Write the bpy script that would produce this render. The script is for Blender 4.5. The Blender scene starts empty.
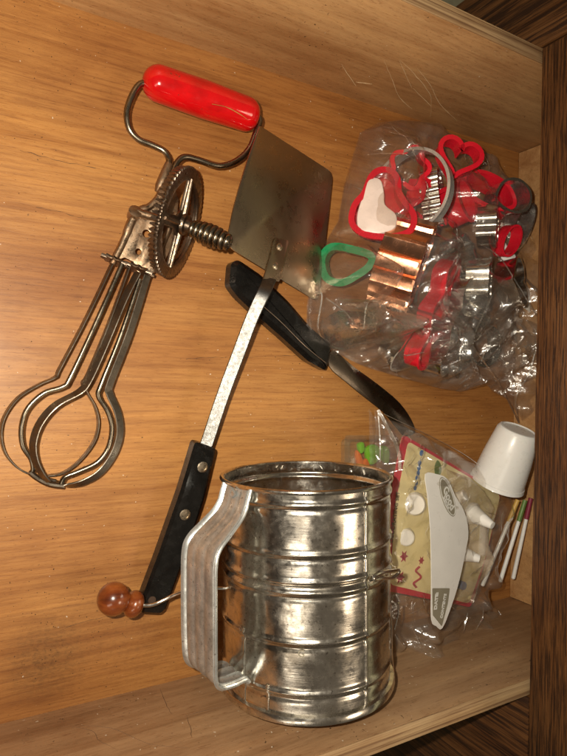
import bpy, bmesh, math, random
from mathutils import Vector, Matrix, noise
from mathutils.geometry import tessellate_polygon
sc = bpy.context.scene
C = sc.collection
random.seed(7)
# ------------------------------------------------------------ camera
# world: X runs into the cabinet, Y across the drawer, Z up; the drawer floor is z = 0
F, CX, CY, CAMH = 568.0, 283.5, 378.0, 0.42
Xc = Vector((1002.5, 25, F)).normalized()
Yd = Vector((-.0222, .9997, -.0048)); Yd = (Yd - Xc * Xc.dot(Yd)).normalized()
Yc = -Yd; Zc = Xc.cross(Yc)
def w_of(c): return Vector((Xc.dot(c), Yc.dot(c), Zc.dot(c)))
CAM = Vector((0, 0, CAMH))
cd = bpy.data.cameras.new('camera'); cam = bpy.data.objects.new('camera', cd); C.objects.link(cam)
cd.sensor_fit = 'VERTICAL'; cd.sensor_height = 36; cd.lens = 36 * F / 756; cd.clip_start = .01; cd.clip_end = 20
rx, ry, rz = w_of(Vector((1, 0, 0))), w_of(Vector((0, -1, 0))), w_of(Vector((0, 0, -1)))
cam.matrix_world = Matrix(((rx.x, ry.x, rz.x, 0), (rx.y, ry.y, rz.y, 0), (rx.z, ry.z, rz.z, CAMH), (0, 0, 0, 1)))
sc.camera = cam
def ray(px, py): return w_of(Vector((px - CX, py - CY, F)))
def P(px, py, z=0., axis=2):
    d = ray(px, py); return CAM + d * ((z - CAM[axis]) / d[axis])
# ------------------------------------------------------------ light
wd = bpy.data.worlds.new('World'); sc.world = wd; wd.use_nodes = True
nt = wd.node_tree; bg = nt.nodes['Background']
tc = nt.nodes.new('ShaderNodeTexCoord'); sp = nt.nodes.new('ShaderNodeSeparateXYZ'); cr = nt.nodes.new('ShaderNodeValToRGB')
nt.links.new(tc.outputs['Generated'], sp.inputs[0]); nt.links.new(sp.outputs['Z'], cr.inputs[0]); nt.links.new(cr.outputs[0], bg.inputs[0])
cr.color_ramp.elements[0].position = 0.0; cr.color_ramp.elements[0].color = (.05, .03, .018, 1)
cr.color_ramp.elements[1].position = 1.0; cr.color_ramp.elements[1].color = (.42, .34, .25, 1)
e = cr.color_ramp.elements.new(.35); e.color = (.20, .155, .115, 1)
bg.inputs[1].default_value = .28
def area(name, loc, target, size, power, col):
    l = bpy.data.lights.new(name, 'AREA'); l.shape = 'DISK'; l.size = size; l.energy = power; l.color = col
    o = bpy.data.objects.new(name, l); C.objects.link(o); o.location = loc
    o.rotation_euler = (Vector(target) - Vector(loc)).to_track_quat('-Z', 'Y').to_euler(); return o
# the phone's flash, beside its lens
fl = Vector((0, 0, CAMH)) + w_of(Vector((-.027, -.020, -.004)))
area('phone_flash', fl, P(210, 400), .009, 2.75, (1, .90, .74))
# a second, broader lamp over the open side of the room
lb = area('room_lamp', (-.85, -.74, 1.20), (.2, -.12, .05), .42, 2.9, (1, .86, .68))
lb.data.shape = 'RECTANGLE'; lb.data.size = .34; lb.data.size_y = .9
# the room's ceiling lamp
area('ceiling_lamp', (.95, -.52, 1.60), (.15, 0, 0), .50, 5.0, (1, .80, .58))
sc.view_settings.view_transform = 'Standard'; sc.view_settings.look = 'None'
sc.view_settings.exposure = 0; sc.view_settings.gamma = 1; sc.view_settings.use_curve_mapping = False
sc.render.engine = 'CYCLES'; sc.cycles.max_bounces = 14; sc.cycles.transparent_max_bounces = 24
sc.cycles.transmission_bounces = 10; sc.cycles.glossy_bounces = 6

# ------------------------------------------------------------ materials
class NT:
    def __init__(s, name):
        s.m = bpy.data.materials.new(name); s.m.use_nodes = True; s.t = s.m.node_tree
        s.b = s.t.nodes['Principled BSDF']; s.out = s.t.nodes['Material Output']
        s.tc = s.t.nodes.new('ShaderNodeTexCoord')
    def n(s, typ, **k):
        x = s.t.nodes.new(typ)
        for a, b in k.items():
            if hasattr(x, a) and a not in ('Scale',): setattr(x, a, b)
            else: x.inputs[a.replace('_', ' ')].default_value = b
        return x
    def l(s, a, b): s.t.links.new(a, b)
    def noise(s, scale=(1, 1, 1), detail=6, rough=.6, dist=0., off=(0, 0, 0), rot=(0, 0, 0)):
        mp = s.t.nodes.new('ShaderNodeMapping'); mp.inputs['Scale'].default_value = scale
        mp.inputs['Location'].default_value = off; mp.inputs['Rotation'].default_value = rot
        s.l(s.tc.outputs['Object'], mp.inputs[0])
        x = s.t.nodes.new('ShaderNodeTexNoise'); s.l(mp.outputs[0], x.inputs['Vector'])
        x.inputs['Scale'].default_value = 1; x.inputs['Detail'].default_value = detail
        x.inputs['Roughness'].default_value = rough; x.inputs['Distortion'].default_value = dist
        return x.outputs['Fac']
    def ramp(s, src, stops):
        x = s.t.nodes.new('ShaderNodeValToRGB'); r = x.color_ramp
        while len(r.elements) < len(stops): r.elements.new(.5)
        for e, (p, c) in zip(r.elements, stops):
            e.position = p; e.color = (c, c, c, 1) if isinstance(c, (int, float)) else (*c, 1)
        s.l(src, x.inputs[0]); return x.outputs[0]
    def mix(s, fac, a, b, mode='MIX'):
        x = s.t.nodes.new('ShaderNodeMix'); x.data_type = 'RGBA'; x.blend_type = mode
        for sock, v in ((x.inputs[0], fac), (x.inputs[6], a), (x.inputs[7], b)):
            if isinstance(v, bpy.types.NodeSocket): s.l(v, sock)
            elif isinstance(v, (int, float)): sock.default_value = v
            else: sock.default_value = (*v, 1)
        return x.outputs[2]
    def bump(s, src, strength=.3, dist=.001, prev=None):
        x = s.t.nodes.new('ShaderNodeBump'); x.inputs['Strength'].default_value = strength
        x.inputs['Distance'].default_value = dist; s.l(src, x.inputs['Height'])
        if prev: s.l(prev, x.inputs['Normal'])
        s.l(x.outputs[0], s.b.inputs['Normal']); return x.outputs[0]

def wood(name, light, mid, dark, along=(9, 260, 260), blot=5, rough=.45, stain=None, specks=True, coat=.15, contrast=(.36, .5, .66), bumpd=.0003):
    a = NT(name)
    g = a.noise(along, 8, .62, .4)
    col = a.ramp(g, [(contrast[0], dark), (contrast[1], mid), (contrast[2], light)])
    al = [x * .22 for x in along]; al[along.index(min(along))] = 3.0
    g2 = a.noise(tuple(x * .6 for x in al), 6, .62, 1.6, (3, 1, 7))
    col = a.mix(.75, col, a.ramp(g2, [(.34, (.74, .64, .55)), (.5, (1, 1, 1)), (.66, (1.12, 1.10, 1.04))]), 'MULTIPLY')
    b2 = a.noise((2.2, 6, 2.2), 4, .6, .8, (1, 9, 4)); col = a.mix(.9, col, a.ramp(b2, [(.34, (.72, .62, .54)), (.52, (1, 1, 1)), (.7, (1.1, 1.12, 1.1))]), 'MULTIPLY')
    pores = a.noise(tuple(x * 2.6 if x > 100 else x * 6 for x in along), 3, .7, 0, (9, 2, 1))
    col = a.mix(.8, col, a.ramp(pores, [(.30, (.62, .52, .44)), (.44, (1, 1, 1)), (1, (1, 1, 1))]), 'MULTIPLY')
    bl = a.noise((blot, blot * 2.2, blot), 5, .65, .6, (5, 5, 5))
    col = a.mix(.8, col, a.ramp(bl, [(.3, (.74, .64, .56)), (.5, (1, 1, 1)), (.72, (1.14, 1.14, 1.12))]), 'MULTIPLY')
    if specks:
        sv = a.noise((420, 420, 420), 2, .5, 0, (1, 2, 3))
        reg = a.noise((14, 14, 14), 3, .6, 0, (2, 8, 3))
        sk = a.mix(1, a.ramp(sv, [(.70, 0.), (.735, 1.)]), a.ramp(reg, [(.42, .15), (.6, 1.)]), 'MULTIPLY')
        col = a.mix(sk, col, (.035, .018, .008))
        sw = a.noise((330, 330, 330), 1, .5, 0, (7, 7, 3))
        col = a.mix(a.ramp(sw, [(.775, 0.), (.79, .8)]), col, (.7, .62, .5))
    if stain:                                     # a worn dirty patch in the wood
        for (c, r, st) in stain:
            mp = a.t.nodes.new('ShaderNodeVectorMath'); mp.operation = 'DISTANCE'; mp.inputs[1].default_value = c
            a.l(a.tc.outputs['Object'], mp.inputs[0])
            md = a.t.nodes.new('ShaderNodeMath'); md.operation = 'DIVIDE'; a.l(mp.outputs['Value'], md.inputs[0]); md.inputs[1].default_value = r
            f = a.ramp(md.outputs[0], [(.0, 1.), (.45, .6), (1., 0.)])
            dots = a.ramp(a.noise((300, 420, 300), 4, .7, .5, (4, 4, 4)), [(.46, 0.), (.62, 1.)])
            mm = a.mix(1, f, a.mix(.55, dots, (1, 1, 1)), 'MULTIPLY')
            col = a.mix(a.mix(1, mm, (st, st, st), 'MULTIPLY'), col, (.05, .024, .01))
    a.l(col, a.b.inputs['Base Color'])
    a.l(a.ramp(bl, [(.3, rough + .13), (.7, rough - .05)]), a.b.inputs['Roughness'])
    a.b.inputs['Coat Weight'].default_value = coat; a.b.inputs['Coat Roughness'].default_value = .3
    a.b.inputs['Specular IOR Level'].default_value = .35
    n1 = a.bump(pores, .5, bumpd); a.bump(g, .25, bumpd, n1)
    return a.m

def metal(name, c1, c2, rough=(.2, .45), scale=120, bump=.15, spots=None, metallic=1., brush=None, big=25, bd=.0004):
    a = NT(name)
    n1 = a.noise((scale,) * 3, 8, .68, .3); n2 = a.noise((big,) * 3, 5, .6, .5, (3, 3, 3))
    f = a.mix(.5, n1, n2)
    f = a.ramp(f, [(.38, 0.), (.62, 1.)])
    col = a.mix(f, c1, c2)
    if spots:
        s_ = a.ramp(a.noise((scale * 3,) * 3, 3, .6, 0, (8, 1, 1)), [(.62, 0.), (.70, 1.)])
        col = a.mix(a.mix(1, s_, (.7, .7, .7), 'MULTIPLY'), col, spots)
    a.l(col, a.b.inputs['Base Color']); a.b.inputs['Metallic'].default_value = metallic
    r = a.ramp(n1, [(.35, rough[0]), (.65, rough[1])])
    a.l(r, a.b.inputs['Roughness'])
    if bump:
        nb = a.noise(brush, 3, .6) if brush else n1
        a.bump(nb, bump, bd)
    return a.m

def plastic(name, col, rough=.3, trans=0., sss=0., coat=.3, var=.12, bump=.0, spec=.5):
    a = NT(name)
    n1 = a.noise((60, 60, 60), 4, .6)
    d = tuple(c * (1 - var) for c in col)
    a.l(a.mix(a.ramp(n1, [(.35, 0.), (.65, 1.)]), col, d), a.b.inputs['Base Color'])
    a.l(a.ramp(a.noise((150, 150, 150), 5, .6), [(.35, max(.04, rough - .08)), (.65, rough + .1)]), a.b.inputs['Roughness'])
    a.b.inputs['Transmission Weight'].default_value = trans
    a.b.inputs['Subsurface Weight'].default_value = sss; a.b.inputs['Subsurface Radius'].default_value = (.006, .004, .003)
    a.b.inputs['Subsurface Scale'].default_value = 1
    a.b.inputs['Coat Weight'].default_value = coat; a.b.inputs['Coat Roughness'].default_value = .08
    a.b.inputs['Specular IOR Level'].default_value = spec
    if bump: a.bump(n1, bump, .0006)
    return a.m

def film(name, tint=(.97, .96, .94), haze=.05, refl=.10, edge=.75, rough=.07, bump=.35, hz=(.75, .72, .66), bs=(70, 70, 70)):
    a = NT(name); t = a.t
    tr = t.nodes.new('ShaderNodeBsdfTransparent'); tr.inputs[0].default_value = (*tint, 1)
    gl = t.nodes.new('ShaderNodeBsdfGlossy'); gl.inputs['Roughness'].default_value = rough; gl.inputs[0].default_value = (1, 1, 1, 1)
    df = t.nodes.new('ShaderNodeBsdfDiffuse'); df.inputs[0].default_value = (*hz, 1)
    lw = t.nodes.new('ShaderNodeLayerWeight'); lw.inputs[0].default_value = .35
    f = a.ramp(lw.outputs['Facing'], [(.0, refl * .45), (.55, refl), (.95, edge)])
    bn = a.noise(bs, 4, .6, 1.0); bm = t.nodes.new('ShaderNodeBump'); bm.inputs['Strength'].default_value = bump
    bm.inputs['Distance'].default_value = .002; a.l(bn, bm.inputs['Height'])
    a.l(bm.outputs[0], gl.inputs['Normal']); a.l(bm.outputs[0], lw.inputs['Normal'])
    m1 = t.nodes.new('ShaderNodeMixShader'); m2 = t.nodes.new('ShaderNodeMixShader')
    h = a.ramp(a.noise((35, 35, 35), 5, .65, .6, (4, 0, 0)), [(.35, haze * .4), (.7, haze * 1.8)])
    a.l(h, m1.inputs[0]); a.l(tr.outputs[0], m1.inputs[1]); a.l(df.outputs[0], m1.inputs[2])
    a.l(f, m2.inputs[0]); a.l(m1.outputs[0], m2.inputs[1]); a.l(gl.outputs[0], m2.inputs[2])
    a.l(m2.outputs[0], a.out.inputs[0]); t.nodes.remove(a.b)
    return a.m

M = {}
st = P(44, 662); DX = Vector((.1, 0, 0))
M['floor'] = wood('floor_wood', (.46, .222, .066), (.39, .178, .050), (.26, .106, .031), along=(26, 480, 480), contrast=(.25, .5, .77), blot=4, stain=[(tuple(st - DX), .034, .65), (tuple(P(70, 625) - DX), .06, .25), (tuple(P(150, 640) - DX), .07, .3)])
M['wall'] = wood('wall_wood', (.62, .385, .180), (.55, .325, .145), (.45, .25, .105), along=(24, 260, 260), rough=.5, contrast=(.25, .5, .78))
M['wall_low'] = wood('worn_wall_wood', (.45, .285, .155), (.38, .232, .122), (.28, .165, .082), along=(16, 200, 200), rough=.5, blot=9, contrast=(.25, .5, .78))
M['ply'] = wood('rim_wood', (.52, .36, .2), (.42, .28, .15), (.20, .11, .055), along=(5, 420, 160), specks=False, contrast=(.38, .5, .62))
def oak(name, along, tone=1.):
    return wood(name, (.185 * tone, .078 * tone, .026 * tone), (.125 * tone, .05 * tone, .016 * tone), (.032, .013, .006), along=along, specks=False, rough=.42, coat=.25, contrast=(.43, .52, .64), bumpd=.0006)
M['oak_y'] = oak('oak_rail_wood', (900, 30, 900), .85)
M['oak_z'] = oak('oak_stile_wood', (420, 420, 16), .8)
M['oak_red'] = oak('oak_door_wood', (460, 460, 16), .6)
M['steel'] = metal('worn_beater_steel', (.27, .235, .19), (.12, .10, .08), (.25, .5), 200, .3)
M['wire'] = metal('wire_steel', (.30, .26, .20), (.17, .14, .105), (.18, .38), 150, .1)
M['bronze'] = metal('tarnished_gear_metal', (.33, .26, .20), (.12, .088, .064), (.25, .5), 260, .5, spots=(.10, .045, .02))
M['rust'] = metal('rusty_frame_metal', (.46, .345, .24), (.24, .135, .07), (.25, .6), 240, .5, spots=(.28, .10, .03))
M['blade'] = metal('spatula_blade_steel', (.46, .37, .26), (.35, .28, .195), (.24, .36), 60, .02, big=14)
M['shank'] = metal('brushed_shank_steel', (.19, .185, .18), (.11, .107, .10), (.34, .46), 400, .35, big=18, brush=(1500, 1500, 60))
M['knife'] = metal('dark_knife_steel', (.20, .165, .13), (.12, .10, .08), (.22, .34), 60, .02)
M['tin'] = metal('tin_plate', (.88, .85, .78), (.38, .345, .29), (.12, .32), 150, .11, spots=(.12, .09, .06), big=34, brush=(60, 900, 60))
M['tin_handle'] = metal('scuffed_tin_handle', (.70, .73, .73), (.34, .35, .34), (.24, .42), 170, .10, spots=(.12, .09, .07), big=45, metallic=.80)
M['tin_bright'] = metal('bright_tin', (.86, .83, .78), (.62, .59, .54), (.12, .28), 150, .15)
M['tin_satin'] = metal('satin_tin', (.80, .78, .74), (.48, .46, .43), (.14, .34), 150, .25, metallic=.95)
M['pewter'] = metal('pale_pewter', (.66, .65, .62), (.42, .41, .39), (.2, .4), 150, .2, metallic=.55)
M['copper'] = metal('copper_plate', (.95, .52, .33), (.80, .38, .22), (.14, .3), 110, .25)
M['red_paint'] = plastic('glossy_red_paint', (.62, .004, .006), .12, coat=.6, var=.15)
rp = M['red_paint']; t_ = rp.node_tree; b_ = t_.nodes['Principled BSDF']
src = b_.inputs['Base Color'].links[0].from_socket
def rp_noise(sc_, off):
    mp = t_.nodes.new('ShaderNodeMapping'); mp.inputs['Scale'].default_value = sc_; mp.inputs['Location'].default_value = off
    t_.links.new(t_.nodes['Texture Coordinate'].outputs['Object'], mp.inputs[0]); x = t_.nodes.new('ShaderNodeTexNoise'); x.inputs['Scale'].default_value = 1; x.inputs['Detail'].default_value = 5; t_.links.new(mp.outputs[0], x.inputs['Vector']); return x.outputs['Fac']
def rp_ramp(src_, p0, p1, v):
    x = t_.nodes.new('ShaderNodeValToRGB'); x.color_ramp.elements[0].position = p0; x.color_ramp.elements[1].position = p1; x.color_ramp.elements[1].color = (v, v, v, 1); t_.links.new(src_, x.inputs[0]); return x.outputs[0]
mx = t_.nodes.new('ShaderNodeMix'); mx.data_type = 'RGBA'; t_.links.new(rp_ramp(rp_noise((260, 260, 260), (1, 5, 2)), .70, .73, .8), mx.inputs[0]); t_.links.new(src, mx.inputs[6]); mx.inputs[7].default_value = (.10, .03, .012, 1)
mx2 = t_.nodes.new('ShaderNodeMix'); mx2.data_type = 'RGBA'; t_.links.new(rp_ramp(rp_noise((55, 90, 55), (8, 5, 2)), .50, .70, .55), mx2.inputs[0]); t_.links.new(mx.outputs[2], mx2.inputs[6]); mx2.inputs[7].default_value = (.30, .004, .004, 1)
t_.links.new(mx2.outputs[2], b_.inputs['Base Color'])
M['gold'] = metal('chipped_paint_line', (.85, .5, .15), (.6, .3, .1), (.3, .5), 200, .1)
M['black'] = plastic('black_handle_plastic', (.006, .0055, .005), .24, coat=.1, spec=.35)
M['rivet'] = metal('rivet_metal', (.72, .62, .48), (.45, .36, .25), (.2, .4), 500, .2)
a = NT('turned_amber_wood'); g = a.noise((60, 160, 40), 4, .5, .4)
a.l(a.ramp(g, [(.3, (.07, .014, .004)), (.5, (.15, .032, .007)), (.72, (.25, .066, .014))]), a.b.inputs['Base Color'])
a.b.inputs['Roughness'].default_value = .25; a.b.inputs['Coat Weight'].default_value = .7; M['amber'] = a.m
M['red'] = plastic('red_cutter_plastic', (.72, .012, .03), .25, sss=.0)
M['red_clear'] = plastic('translucent_red_plastic', (.85, .03, .05), .2, trans=.45)
M['green'] = plastic('green_cutter_plastic', (.003, .20, .065), .3)
M['white'] = plastic('white_plastic', (.88, .86, .83), .32, sss=.15, var=.02)
M['milky'] = plastic('milky_plastic', (.92, .90, .86), .35, sss=.0, trans=.0, var=.05)
M['pinkish'] = plastic('pinkish_milky_plastic', (.80, .66, .60), .3, var=.15)
M['paper'] = plastic('white_paper', (.78, .77, .74), .7, coat=0, bump=.5)
M['card_red'] = plastic('card_red_print', (.62, .012, .045), .45, coat=.1)
M['card_yellow'] = plastic('card_yellow_print', (.92, .79, .42), .5, coat=.1)
M['ink'] = plastic('dark_ink', (.13, .09, .03), .6, coat=0)
M['ink_grey'] = plastic('olive_print', (.30, .27, .20), .5, coat=0)
M['ink_white'] = plastic('white_print', (.80, .79, .75), .5, coat=0)
M['ink_blue'] = plastic('blue_print', (.05, .16, .42), .5, coat=0)
M['ink_maroon'] = plastic('maroon_print', (.38, .02, .05), .5, coat=0)
M['lime'] = plastic('lime_sugar', (.22, .62, .03), .35)
M['orange'] = plastic('orange_sugar', (.85, .20, .03), .35)
M['yellow'] = plastic('yellow_band', (.68, .42, .10), .4)
M['dgreen'] = plastic('green_band', (.14, .24, .06), .4)
M['maroon'] = plastic('maroon_band', (.26, .03, .06), .4)
M['film'] = film('crinkled_bag_film', tint=(.95, .935, .91), haze=.032, refl=.18, edge=.9, bump=.6, rough=.19, hz=(.85, .82, .78))
M['film2'] = film('zip_bag_film', haze=.045, refl=.20, edge=.85, bump=.6, bs=(60, 60, 60), rough=.16, hz=(.85, .82, .78))
M['seam'] = film('bag_seam_streak_film', haze=.09, refl=.5, edge=.9, rough=.2)
M['pouch'] = film('hazy_pouch_film', haze=.26, refl=.14, edge=.7, bump=.8, rough=.15, hz=(.85, .70, .55))
M['clear'] = film('clear_box_plastic', tint=(.93, .93, .86), haze=.03, refl=.08, edge=.5, bump=.05)
M['scratch'] = plastic('scratched_wood', (.68, .5, .3), .6, coat=0)
M['crack'] = plastic('dark_crack', (.05, .025, .012), .8, coat=0)
M['crack_brown'] = plastic('brown_crack', (.13, .07, .035), .8, coat=0)
M['cream'] = plastic('cream_lino', (.55, .55, .38), .5, coat=0)
M['dark'] = plastic('cabinet_inside', (.05, .025, .012), .7, coat=0)

# ------------------------------------------------------------ mesh helpers
class MB:
    def __init__(s): s.v = []; s.f = []
    def add(s, vs, fs):
        o = len(s.v); s.v += [Vector(x) for x in vs]; s.f += [tuple(i + o for i in f) for f in fs]; return s
def empty(name, loc, label, cat, group=None):
    o = bpy.data.objects.new(name, None); C.objects.link(o); o.location = loc; o.empty_display_size = .01
    o['label'] = label; o['category'] = cat
    if group: o['group'] = group
    return o
def make(name, mb, mat, parent=None, label=None, cat=None, group=None, smooth=True, ang=35, fix=True, kind=None):
    if parent:
        org = Vector((0, 0, 0)); p = parent
        while p: org += p.location; p = p.parent
        base = Vector((0, 0, 0))
    else:
        n = len(mb.v); org = sum(mb.v, Vector()) / n; org.z = min(v.z for v in mb.v); base = org
    me = bpy.data.meshes.new(name); me.from_pydata([tuple(v - org) for v in mb.v], [], mb.f)
    if fix:
        b = bmesh.new(); b.from_mesh(me); bmesh.ops.remove_doubles(b, verts=b.verts, dist=1e-6)
        bmesh.ops.recalc_face_normals(b, faces=b.faces); b.to_mesh(me); b.free()
    me.materials.append(mat)
    if smooth:
        me.polygons.foreach_set('use_smooth', [True] * len(me.polygons)); me.set_sharp_from_angle(angle=math.radians(ang))
    me.update()
    o = bpy.data.objects.new(name, me); C.objects.link(o); o.location = base
    if parent: o.parent = parent
    if label: o['label'] = label
    if cat: o['category'] = cat
    if group: o['group'] = group
    if kind: o['kind'] = kind
    return o
def catmull(pts, n=6, closed=False):
    pts = [Vector(p) for p in pts]; out = []; N = len(pts)
    for i in range(N if closed else N - 1):
        if closed: p0, p1, p2, p3 = pts[i - 1], pts[i], pts[(i + 1) % N], pts[(i + 2) % N]
        else: p0, p1, p2, p3 = pts[max(i - 1, 0)], pts[i], pts[i + 1], pts[min(i + 2, N - 1)]
        for k in range(n):
            t = k / n
            out.append(.5 * ((2 * p1) + (p2 - p0) * t + (2 * p0 - 5 * p1 + 4 * p2 - p3) * t * t + (3 * p1 - p0 - 3 * p2 + p3) * t ** 3))
    if not closed: out.append(pts[-1])
    return out
def sweep(path, section, closed=False, up=None, caps=True):
    """section(i) -> list of (a, b) offsets along (side, up)."""
    path = [Vector(p) for p in path]; n = len(path); vs = []; fs = []; prev = None; k = 0
    for i in range(n):
        if closed: t = (path[(i + 1) % n] - path[i - 1]).normalized()
        else: t = (path[min(i + 1, n - 1)] - path[max(i - 1, 0)]).normalized()
        if up is not None:
            w = up[i] if isinstance(up, list) else up
            s_ = (w - t * w.dot(t)).normalized()
        else:
            if prev is None: prev = Vector((0, 0, 1)) if abs(t.z) < .9 else Vector((1, 0, 0))
            s_ = (prev - t * prev.dot(t)).normalized(); prev = s_
        b = t.cross(s_); sec = section(i); k = len(sec)
        for (x, y) in sec: vs.append(path[i] + s_ * x + b * y)
    for i in range(n if closed else n - 1):
        j = (i + 1) % n
        for q in range(k): r = (q + 1) % k; fs.append((i * k + q, i * k + r, j * k + r, j * k + q))
    if not closed and caps: fs.append(tuple(range(k))[::-1]); fs.append(tuple((n - 1) * k + q for q in range(k)))
    return vs, fs
def tube(path, r, seg=10, closed=False):
    def sec(i):
        rr = r[i] if isinstance(r, (list, tuple)) else r
        return [(rr * math.cos(2 * math.pi * q / seg), rr * math.sin(2 * math.pi * q / seg)) for q in range(seg)]
    return sweep(path, sec, closed)
def strip(path, w, t, up, closed=False):
    """flat strip: w across (along up), t thick"""
    def sec(i):
        ww = w[i] if isinstance(w, (list, tuple)) else w
        c = min(t * .3, ww * .3); a_, b_ = ww / 2, t / 2
        return [(a_ - c, -b_), (a_, -b_ + c), (a_, b_ - c), (a_ - c, b_), (-a_ + c, b_), (-a_, b_ - c), (-a_, -b_ + c), (-a_ + c, -b_)]
    return sweep(path, sec, closed, up)
def basis(n, u=None):
    n = n.normalized()
    if u is None: u = Vector((0, 0, 1)) if abs(n.z) < .9 else Vector((1, 0, 0))
    u = (u - n * u.dot(n)).normalized(); return u, n.cross(u), n
def lathe(profile, o, axis, seg=32, u=None, cap=True):
    """profile: list of (a along axis, r)"""
    u, v, n = basis(axis, u); vs = []; fs = []
    for a_, r in profile:
        for q in range(seg):
            t = 2 * math.pi * q / seg; vs.append(o + n * a_ + (u * math.cos(t) + v * math.sin(t)) * max(r, 1e-5))
    for i in range(len(profile) - 1):
        for q in range(seg): r = (q + 1) % seg; fs.append((i * seg + q, i * seg + r, (i + 1) * seg + r, (i + 1) * seg + q))
    if cap: fs.append(tuple(range(seg))[::-1]); fs.append(tuple((len(profile) - 1) * seg + q for q in range(seg)))
    return vs, fs
def slab(outer, holes, thick, fr, bevel=0.):
    """2D outline (with holes) in frame fr=(o,u,v,n) extruded by thick along n (from 0 to thick)"""
    cu = bpy.data.curves.new('c', 'CURVE'); cu.dimensions = '2D'; cu.fill_mode = 'BOTH'; cu.extrude = max(thick / 2 - bevel, 1e-6)
    cu.bevel_depth = bevel; cu.bevel_resolution = 1
    if bevel: cu.offset = -bevel
    for lp in [outer] + list(holes):
        s_ = cu.splines.new('POLY'); s_.points.add(len(lp) - 1); s_.use_cyclic_u = True
        for p_, q in zip(s_.points, lp): p_.co = (q[0], q[1], 0, 1)
    ob = bpy.data.objects.new('c', cu); me = ob.to_mesh()
    o, u, v, n = fr
    vs = [o + u * x.co.x + v * x.co.y + n * (x.co.z + thick / 2) for x in me.vertices]; fs = [tuple(f.vertices) for f in me.polygons]
    ob.to_mesh_clear(); bpy.data.objects.remove(ob); bpy.data.curves.remove(cu)
    return vs, fs
def text(body, size, thick, fr, align='CENTER', squash=1., bold=0.):
    cu = bpy.data.curves.new('t', 'FONT'); cu.body = body; cu.size = size; cu.extrude = thick / 2; cu.align_x = align; cu.align_y = 'CENTER'; cu.offset = bold
    cu.resolution_u = 3
    ob = bpy.data.objects.new('t', cu); me = ob.to_mesh(); o, u, v, n = fr
    vs = [o + u * x.co.x * squash + v * x.co.y + n * (x.co.z + thick / 2) for x in me.vertices]; fs = [tuple(f.vertices) for f in me.polygons]
    ob.to_mesh_clear(); bpy.data.objects.remove(ob); bpy.data.curves.remove(cu)
    return vs, fs
class Plane:
    """plane through three (px, py, z) sights; gives 3-D points and 2-D frame coordinates"""
    def __init__(s, a_, b_, c_):
        A, B, D = P(*a_), P(*b_), P(*c_); s.o = A; s.n = (B - A).cross(D - A).normalized()
        if s.n.z < 0: s.n = -s.n
        s.u = (B - A).normalized(); s.v = s.n.cross(s.u)
    def at(s, px, py, h=0):
        d = ray(px, py); t = (s.o + s.n * h - CAM).dot(s.n) / d.dot(s.n); return CAM + d * t
    def c2(s, px, py): q = s.at(px, py) - s.o; return (q.dot(s.u), q.dot(s.v))
    def fr(s, h=0): return (s.o + s.n * h, s.u, s.v, s.n)
def smooth2(pts, n=5):
    return [(p.x, p.y) for p in catmull([(x, y, 0) for x, y in pts], n, True)]
def roundpoly(pts, r, n=5):
    out = []; N = len(pts)
    for i in range(N):
        p = Vector(pts[i]); a_ = Vector(pts[i - 1]) - p; b_ = Vector(pts[(i + 1) % N]) - p
        rr = r[i] if isinstance(r, (list, tuple)) else r; rr = min(rr, a_.length * .45, b_.length * .45)
        A = p + a_.normalized() * rr; B = p + b_.normalized() * rr
        for k in range(n + 1):
            t = k / n; q = A * (1 - t) ** 2 + p * 2 * t * (1 - t) + B * t * t; out.append((q.x, q.y))
    return out
def box(lo, hi):
    x0, y0, z0 = lo; x1, y1, z1 = hi
    return [(x0, y0, z0), (x1, y0, z0), (x1, y1, z0), (x0, y1, z0), (x0, y0, z1), (x1, y0, z1), (x1, y1, z1), (x0, y1, z1)], \
        [(0, 3, 2, 1), (4, 5, 6, 7), (0, 1, 5, 4), (1, 2, 6, 5), (2, 3, 7, 6), (3, 0, 4, 7)]
def bevel_obj(o, w=.0012, seg=2):
    b = bmesh.new(); b.from_mesh(o.data); bmesh.ops.bevel(b, geom=b.edges[:], offset=w, segments=seg, affect='EDGES', profile=.6)
    b.to_mesh(o.data); b.free()
    o.data.polygons.foreach_set('use_smooth', [True] * len(o.data.polygons)); o.data.set_sharp_from_angle(angle=math.radians(50))
def bbox(name, lo, hi, mat, parent=None, bev=.0012, **k):
    o = make(name, MB().add(*box(lo, hi)), mat, parent, smooth=False, **k)
    if bev: bevel_obj(o, bev)
    return o

# ------------------------------------------------------------ drawer and cabinet
YT, YB, RIM, XB = .2577, -.2325, .1243, .530
dr = empty('drawer', (.1, 0, 0), 'open wooden kitchen drawer with orange plywood floor holding the utensils', 'drawer')
o = make('floor_panel', MB().add(*box((-.28, YB - .002, -.006), (XB + .001, YT + .002, 0))), M['floor'], dr, smooth=False)
w1 = bbox('side_wall', (-.28, YT, -.012), (XB + .012, YT + .0125, RIM), M['wall'], dr, .0015, label='upper side wall of the drawer with pale scratches')
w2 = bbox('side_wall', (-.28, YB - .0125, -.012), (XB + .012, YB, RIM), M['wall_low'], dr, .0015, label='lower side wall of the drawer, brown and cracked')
bbox('back_wall', (XB, YB + .0004, 0.0004), (XB + .012, YT - .0004, RIM - .004), M['wall'], dr, .001)
bbox('front_wall', (-.292, YB - .012, -.012), (-.2805, YT + .012, RIM), M['wall'], dr, .001)
for (ya, yb_, pr) in ((YT + .0002, YT + .0123, w1), (YB - .0123, YB - .0002, w2)):   # raw ply edge capping each wall
    bbox('rim_strip', (-.28, ya, RIM + .0002), (XB + .01, yb_, RIM + .0012), M['ply'], pr, .0004)
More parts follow.
